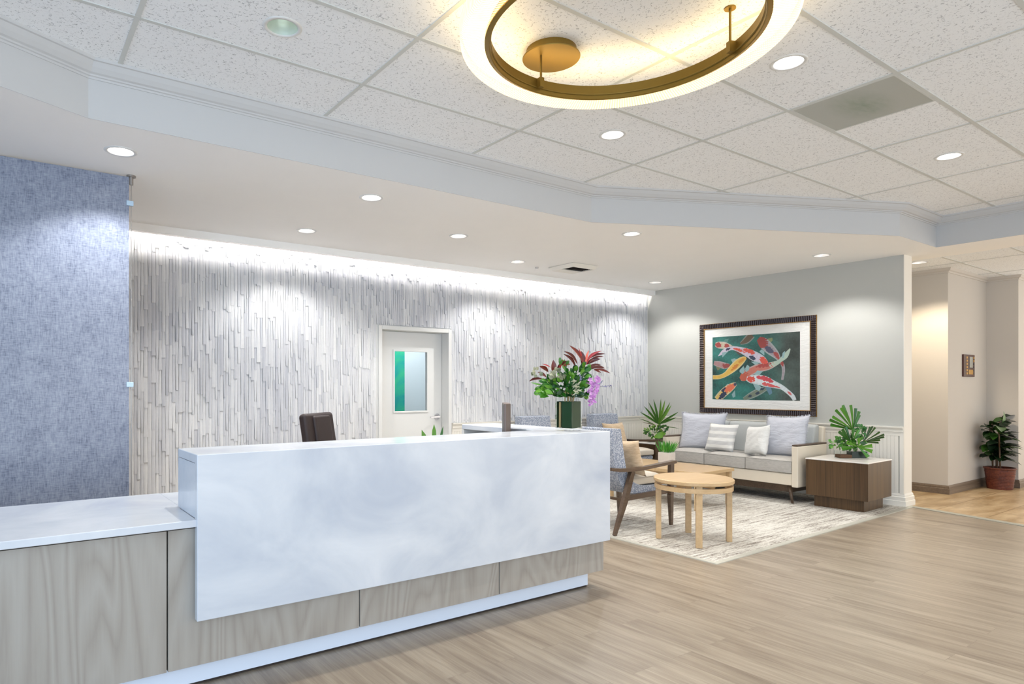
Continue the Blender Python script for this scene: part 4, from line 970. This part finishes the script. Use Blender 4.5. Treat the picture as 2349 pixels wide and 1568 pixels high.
# ------------------------------------------------------------------ flower arrangement on the desk
VX, VY, VZ = 3.143, 3.100, 1.047
t = thing('flower_arrangement', 'square glass vase of red leaves, greenery and mauve orchids on desk', 'flower vase', (VX, VY, VZ), YAW - PI / 2)
RV = R(14) - (YAW - PI / 2)
M_ = Matrix.Rotation(RV, 4, 'Z'); h_ = 0.0635
m = MB(); m.box(-h_, h_, -h_, h_, 0, 0.018, M_)
for a in ((-h_, h_, -h_, -h_ + 0.005), (-h_, h_, h_ - 0.005, h_), (-h_, -h_ + 0.005, -h_ + 0.005, h_ - 0.005), (h_ - 0.005, h_, -h_ + 0.005, h_ - 0.005)): m.box(a[0], a[1], a[2], a[3], 0.018, 0.228, M_)
m.build('glass_vase', MAT['glass'], t)
m = MB(); e = h_ - 0.0065; 
m.box(-e, e, -e, -e + 0.003, 0.020, 0.195, M_); m.box(-e, e, e - 0.003, e, 0.020, 0.195, M_); m.box(e - 0.003, e, -e, e, 0.020, 0.195, M_); m.box(-e, -e + 0.003, -e, e * 0.35, 0.020, 0.195, M_)
m.build('leaf_liner', plain('dark green leaf liner', S(16, 58, 26), 0.7, vary=0.15, scale=18), t)
m = MB(); 
for k in range(9): m.cyl((rn.uniform(-.03, .03), rn.uniform(-.03, .03), 0.02), (rn.uniform(-.04, .04), rn.uniform(-.03, .03), 0.26), 0.004, n=6)
m.cyl(M_ @ Vector((-e + 0.012, e * 0.7, 0.02)), M_ @ Vector((-e + 0.01, e * 0.66, 0.19)), 0.008, n=8)
m.build('stems', plain('pale brown stems', S(176, 150, 104), 0.6, vary=0.2, scale=20), t)
K8 = 4.14e-4
def q3(x, y): return ((x - 745) * K8, 1.34 - (780 + y / 7.127 - 886.5) / 339.0 - VZ)
RDS = (S(104, 36, 26), S(120, 44, 28), S(92, 28, 22)); PNK = (S(206, 70, 78), S(214, 96, 84))
m = MB()
def blade(b, tp, W, col, bow=0.12, y0=0.0, y1=0.0, pk=0.5):
    a0, z0 = q3(*b); a1, z1 = q3(*tp); m.leaf((a0, y0, z0), (a1, y1, z1), W, up=(0, -1, 0.1), bow=0.02, fold=0.35, peak=pk, n=9, col=col)
    # bend the last leaf sideways in the picture plane for a natural arch
    n_ = 10 * 3; d = Vector((a1 - a0, 0, z1 - z0)); L = d.length; pr = Vector((-d.z, 0, d.x)).normalized()
    for i in range(10):
        t_ = i / 9; off = pr * bow * L * math.sin(PI * t_) * (1 if d.x > 0 else -1)
        for j in range(3):
            k = len(m.v) - n_ + 3 * i + j; v = m.v[k]; m.v[k] = (v[0] + off.x, v[1], v[2] + off.z)
for b, tp, W, c, bw in (((1000, 440), (765, 85), .026, 0, .10), ((880, 400), (685, 175), .020, 0, .14), ((860, 440), (630, 235), .020, 0, .12), ((990, 430), (950, 180), .036, 0, .02), ((1010, 400), (1090, 165), .016, 1, .05),
                        ((1020, 420), (1250, 185), .018, 1, .20), ((1050, 330), (1330, 230), .018, 0, .14), ((1040, 400), (1330, 265), .016, 0, .14), ((1040, 400), (1250, 310), .028, 0, .12), ((1010, 480), (1265, 400), .018, 0, .10),
                        ((1060, 490), (1360, 460), .024, 0, .14), ((1150, 480), (1390, 545), .016, 0, .10), ((1140, 480), (1240, 540), .012, 0, .05), ((500, 560), (495, 325), .036, 0, .03), ((425, 520), (255, 430), .026, 0, .10),
                        ((450, 450), (305, 390), .008, 1, .05), ((600, 520), (630, 310), .014, 1, .05), ((335, 640), (120, 670), .018, 0, .14), ((560, 470), (720, 340), .020, 0, .10), ((960, 420), (880, 130), .010, 1, .1), ((380, 610), (240, 520), .018, 0, .1), ((640, 430), (790, 395), .018, 0, .12)):
    blade(b, tp, W, rn.choice(RDS if c == 0 else PNK), bw, rn.uniform(-.03, .03), rn.uniform(-.06, .06))
m.build('red_leaves', MAT['leaf'], t, smooth=True)
m = MB(); GR = (S(40, 112, 30), S(70, 142, 36), S(26, 84, 34), S(98, 160, 48), S(30, 90, 44))
def blob(n, cx, cy, rx_, ry_, L, W, cols, dep=0.09, peak=0.6, front=0.0):
    for k in range(n):
        an = rn.uniform(0, 2 * PI); ra = math.sqrt(rn.random()); x, y = cx + rx_ * ra * math.cos(an), cy + ry_ * ra * math.sin(an)
        a, z = q3(x, y); dp = rn.uniform(-dep, dep) * (1.15 - ra * 0.6) - front
        d = Vector((a - 0.0 + rn.uniform(-.05, .05), -0.03 + dp, z - 0.26 + rn.uniform(-.03, .05)))
        if d.length < 0.01: d = Vector((0, 0, 1))
        d.normalize(); d += Vector((rn.uniform(-.5, .5), rn.uniform(-.5, .5), rn.uniform(-.5, .5))); d.normalize()
        Lk = L * rn.uniform(.75, 1.2)
        m.leaf(Vector((a, dp, z)) - d * Lk * .5, Vector((a, dp, z)) + d * Lk * .5, W * rn.uniform(.8, 1.15), up=(rn.uniform(-.4, .4), -1, rn.uniform(-.1, .8)), bow=0.08, fold=0.2, peak=peak, n=6, col=rn.choice(cols))
blob(120, 640, 730, 360, 180, 0.055, 0.026, GR); blob(70, 860, 640, 230, 190, 0.055, 0.025, GR); blob(22, 330, 830, 110, 90, 0.055, 0.03, (S(98, 170, 48), S(70, 142, 36)))
blob(18, 1000, 480, 60, 90, 0.055, 0.026, GR); blob(10, 640, 400, 80, 80, 0.05, 0.022, (S(110, 160, 80), S(70, 130, 50))); blob(14, 970, 860, 70, 80, 0.055, 0.024, GR)
blob(30, 700, 870, 200, 50, 0.05, 0.03, (S(26, 70, 30), S(40, 100, 34)))
a0, z0 = q3(330, 740); a1, z1 = q3(130, 690); m.leaf((a0, 0, z0), (a1, 0, z1), 0.012, up=(0, -1, 0), col=S(120, 180, 80))
m.build('green_leaves', MAT['leaf'], t, smooth=True)
m = MB(); SV = (S(150, 162, 144), S(172, 180, 160), S(136, 150, 134))
blob(8, 225, 530, 90, 80, 0.030, 0.024, SV, 0.04, 0.5); blob(24, 520, 560, 130, 90, 0.034, 0.028, SV, 0.03, 0.5, 0.07)
blob(10, 800, 700, 90, 60, 0.045, 0.010, (S(196, 206, 190),), 0.03, 0.5, 0.09); blob(18, 820, 820, 60, 80, 0.045, 0.008, (S(196, 206, 190),), 0.02, 0.5, 0.09)
for k in range(len(m.v)): pass
m.build('silver_leaves', MAT['leaf'], t, smooth=True)
m = MB(); OR = (S(206, 144, 206), S(190, 120, 192), S(222, 170, 220))
for k in range(46):
    f = k / 45; x = 1130 - 30 * f + rn.uniform(-1, 1) * (95 - 45 * f); y = 620 + 420 * f + rn.uniform(-15, 15); a, z = q3(x, y); b = rn.uniform(-.035, .02) - 0.03
    for j in range(5):
        an = 2 * PI * j / 5 + rn.random(); L = 0.016 * (1.1 - 0.4 * f)
        m.leaf((a, b, z), (a + L * math.cos(an), b - 0.006, z + L * math.sin(an)), 0.014 * (1.1 - 0.4 * f), up=(0, -1, 0), bow=0.15, n=4, col=rn.choice(OR))
m.build('orchid_blossoms', MAT['petal'], t, smooth=True)
LV = (S(150, 146, 178), S(172, 168, 198))
for p0, p1 in (((1190, 770), (1275, 670)), ((1240, 755), (1430, 745)), ((940, 690), (915, 565)), ((900, 660), (945, 600))):
    m = MB()
    for k in range(14):
        f = 0.25 + 0.75 * k / 13; x = p0[0] + (p1[0] - p0[0]) * f; y = p0[1] + (p1[1] - p0[1]) * f; a, z = q3(x + rn.uniform(-9, 9), y + rn.uniform(-12, 12)); m.cc = rn.choice(LV); m.ball((a, -0.02, z), 0.004, 3)
    m.cc = S(130, 140, 120); a0, z0 = q3(*p0); a1, z1 = q3(*p1); m.cyl((a0, -0.02, z0), (a1, -0.02, z1), 0.0012, n=5)
    m.build('lavender_sprig', MAT['petal'], t, smooth=True)

# ------------------------------------------------------------------ hallway: plaque, outlet, rubber plant
t = thing('award_plaque', 'dark wooden plaque with small brass plates on hallway wall', 'plaque', (10.365, HY, 1.469))
m = MB(); m.box(-0.195, 0.195, -0.02, 0.0, 0, 0.287); m.build('board', wood('plaque wood', S(60, 28, 20), S(84, 42, 30), 'z'), t, bevel=0.005)
br = plain('brass plate', S(196, 150, 70), 0.3, 0.6)
for k in range(6):
    for sx_ in (-0.085, 0.155):
        m = MB(); z = 0.03 + k * 0.041; m.prism([(sx_ - 0.022, z), (sx_ + 0.022, z), (sx_ + 0.022, z + 0.026), (sx_ - 0.022, z + 0.026)], -0.0225, -0.0202, 'xz'); m.build('name_plate', br if (sx_ < 0 or k > 3) else MAT['black'], t)
m = MB(); m.box(0.0, 0.11, -0.024, -0.0202, 0.12, 0.26); m.build('photo_plate', plain('grey photo plate', S(160, 160, 150), 0.4, vary=0.3, scale=25), t)
m = MB(); m.box(-0.035, 0.12, -0.024, -0.0202, 0.03, 0.092); m.build('main_plate', br, t)
t = thing('wall_outlet', 'tan outlet plate low on hallway wall beside the wall end', 'outlet', (HX, 3.86, 0.34))
m = MB(); m.box(-0.006, 0, -0.036, 0.036, 0, 0.115); m.build('cover_plate', plain('tan outlet plate', S(170, 130, 96), 0.5), t, bevel=0.002)

t = thing('rubber_plant', 'dark-leaved rubber plant in red wicker basket in hallway corner', 'plant', (10.80, 2.855, 0.004))
m = MB(); nb = 40; rows = 14
for r_ in range(rows):
    z0, z1 = 0.27 * r_ / rows, 0.27 * (r_ + 1) / rows; R0 = 0.130 + 0.03 * r_ / rows; R1 = 0.130 + 0.03 * (r_ + 1) / rows; vv = []
    for k in range(nb):
        a = 2 * PI * k / nb; o1 = 0.006 if (k + r_) % 2 else -0.002
        for z, Rr, o in ((z0, R0, 0), ((z0 + z1) / 2, (R0 + R1) / 2, o1), (z1, R1, 0)): vv.append(((Rr + o) * math.cos(a), (Rr + o) * math.sin(a), z))
    m.add(vv, [(3 * k + q, 3 * ((k + 1) % nb) + q, 3 * ((k + 1) % nb) + q + 1, 3 * k + q + 1) for k in range(nb) for q in (0, 1)])
m.cyl((0, 0, 0), (0, 0, 0.01), 0.125, n=nb); m.cyl((0, 0, 0.235), (0, 0, 0.245), 0.152, n=nb)
m.lathe([(0.152, 0.262), (0.170, 0.262), (0.172, 0.280), (0.154, 0.282)], nb, close=True); m.build('wicker_basket', MAT['basket'], t, smooth=True)
m = MB(); stems = []
rr2 = random.Random(14)
for k in range(7):
    a = rr2.uniform(0, 2 * PI); top = Vector((0.28 * math.cos(a) * rr2.uniform(.3, 1), 0.15 * math.sin(a) * rr2.uniform(.3, 1) - 0.02, rr2.uniform(0.62, 0.92)))
    p0 = Vector((0.07 * math.cos(a), 0.07 * math.sin(a), 0.24)); mid = (p0 + top) / 2 + Vector((0, 0, 0.03)); stems.append((p0, mid, top)); m.tube([p0, mid, top], 0.009, 7)
m.build('stems', plain('brown stems', S(96, 72, 50), 0.6), t, smooth=True)
m = MB(); DG = (S(22, 50, 24), S(30, 64, 28), S(16, 38, 22), S(52, 96, 34))
for p0, mid, top in stems:
    for k in range(15):
        f = rr2.uniform(0.25, 1.0); p = p0.lerp(mid, f * 2) if f < .5 else mid.lerp(top, f * 2 - 1)
        a = rr2.uniform(0, 2 * PI); L = rr2.uniform(0.17, 0.25); d = Vector((math.cos(a), math.sin(a), rr2.uniform(-0.4, 0.5))).normalized()
        if p.y + d.y * L > 0.19: d.y = -abs(d.y)
        if p.x + d.x * L > 0.24 and p.y + d.y * L > -0.10: d.x = -abs(d.x)
        m.leaf(p, p + d * L, rr2.uniform(.085, .115), up=(0, -0.3, 1), bow=0.10, fold=0.25, peak=0.55, n=6, col=rr2.choice(DG))
m.leaf((-0.13, -0.05, 0.84), (-0.05, -0.05, 1.02), 0.085, up=(0, -1, 0.1), bow=0.05, peak=0.5, col=S(60, 120, 40))
m.build('leaves', MAT['leaf'], t, smooth=True)
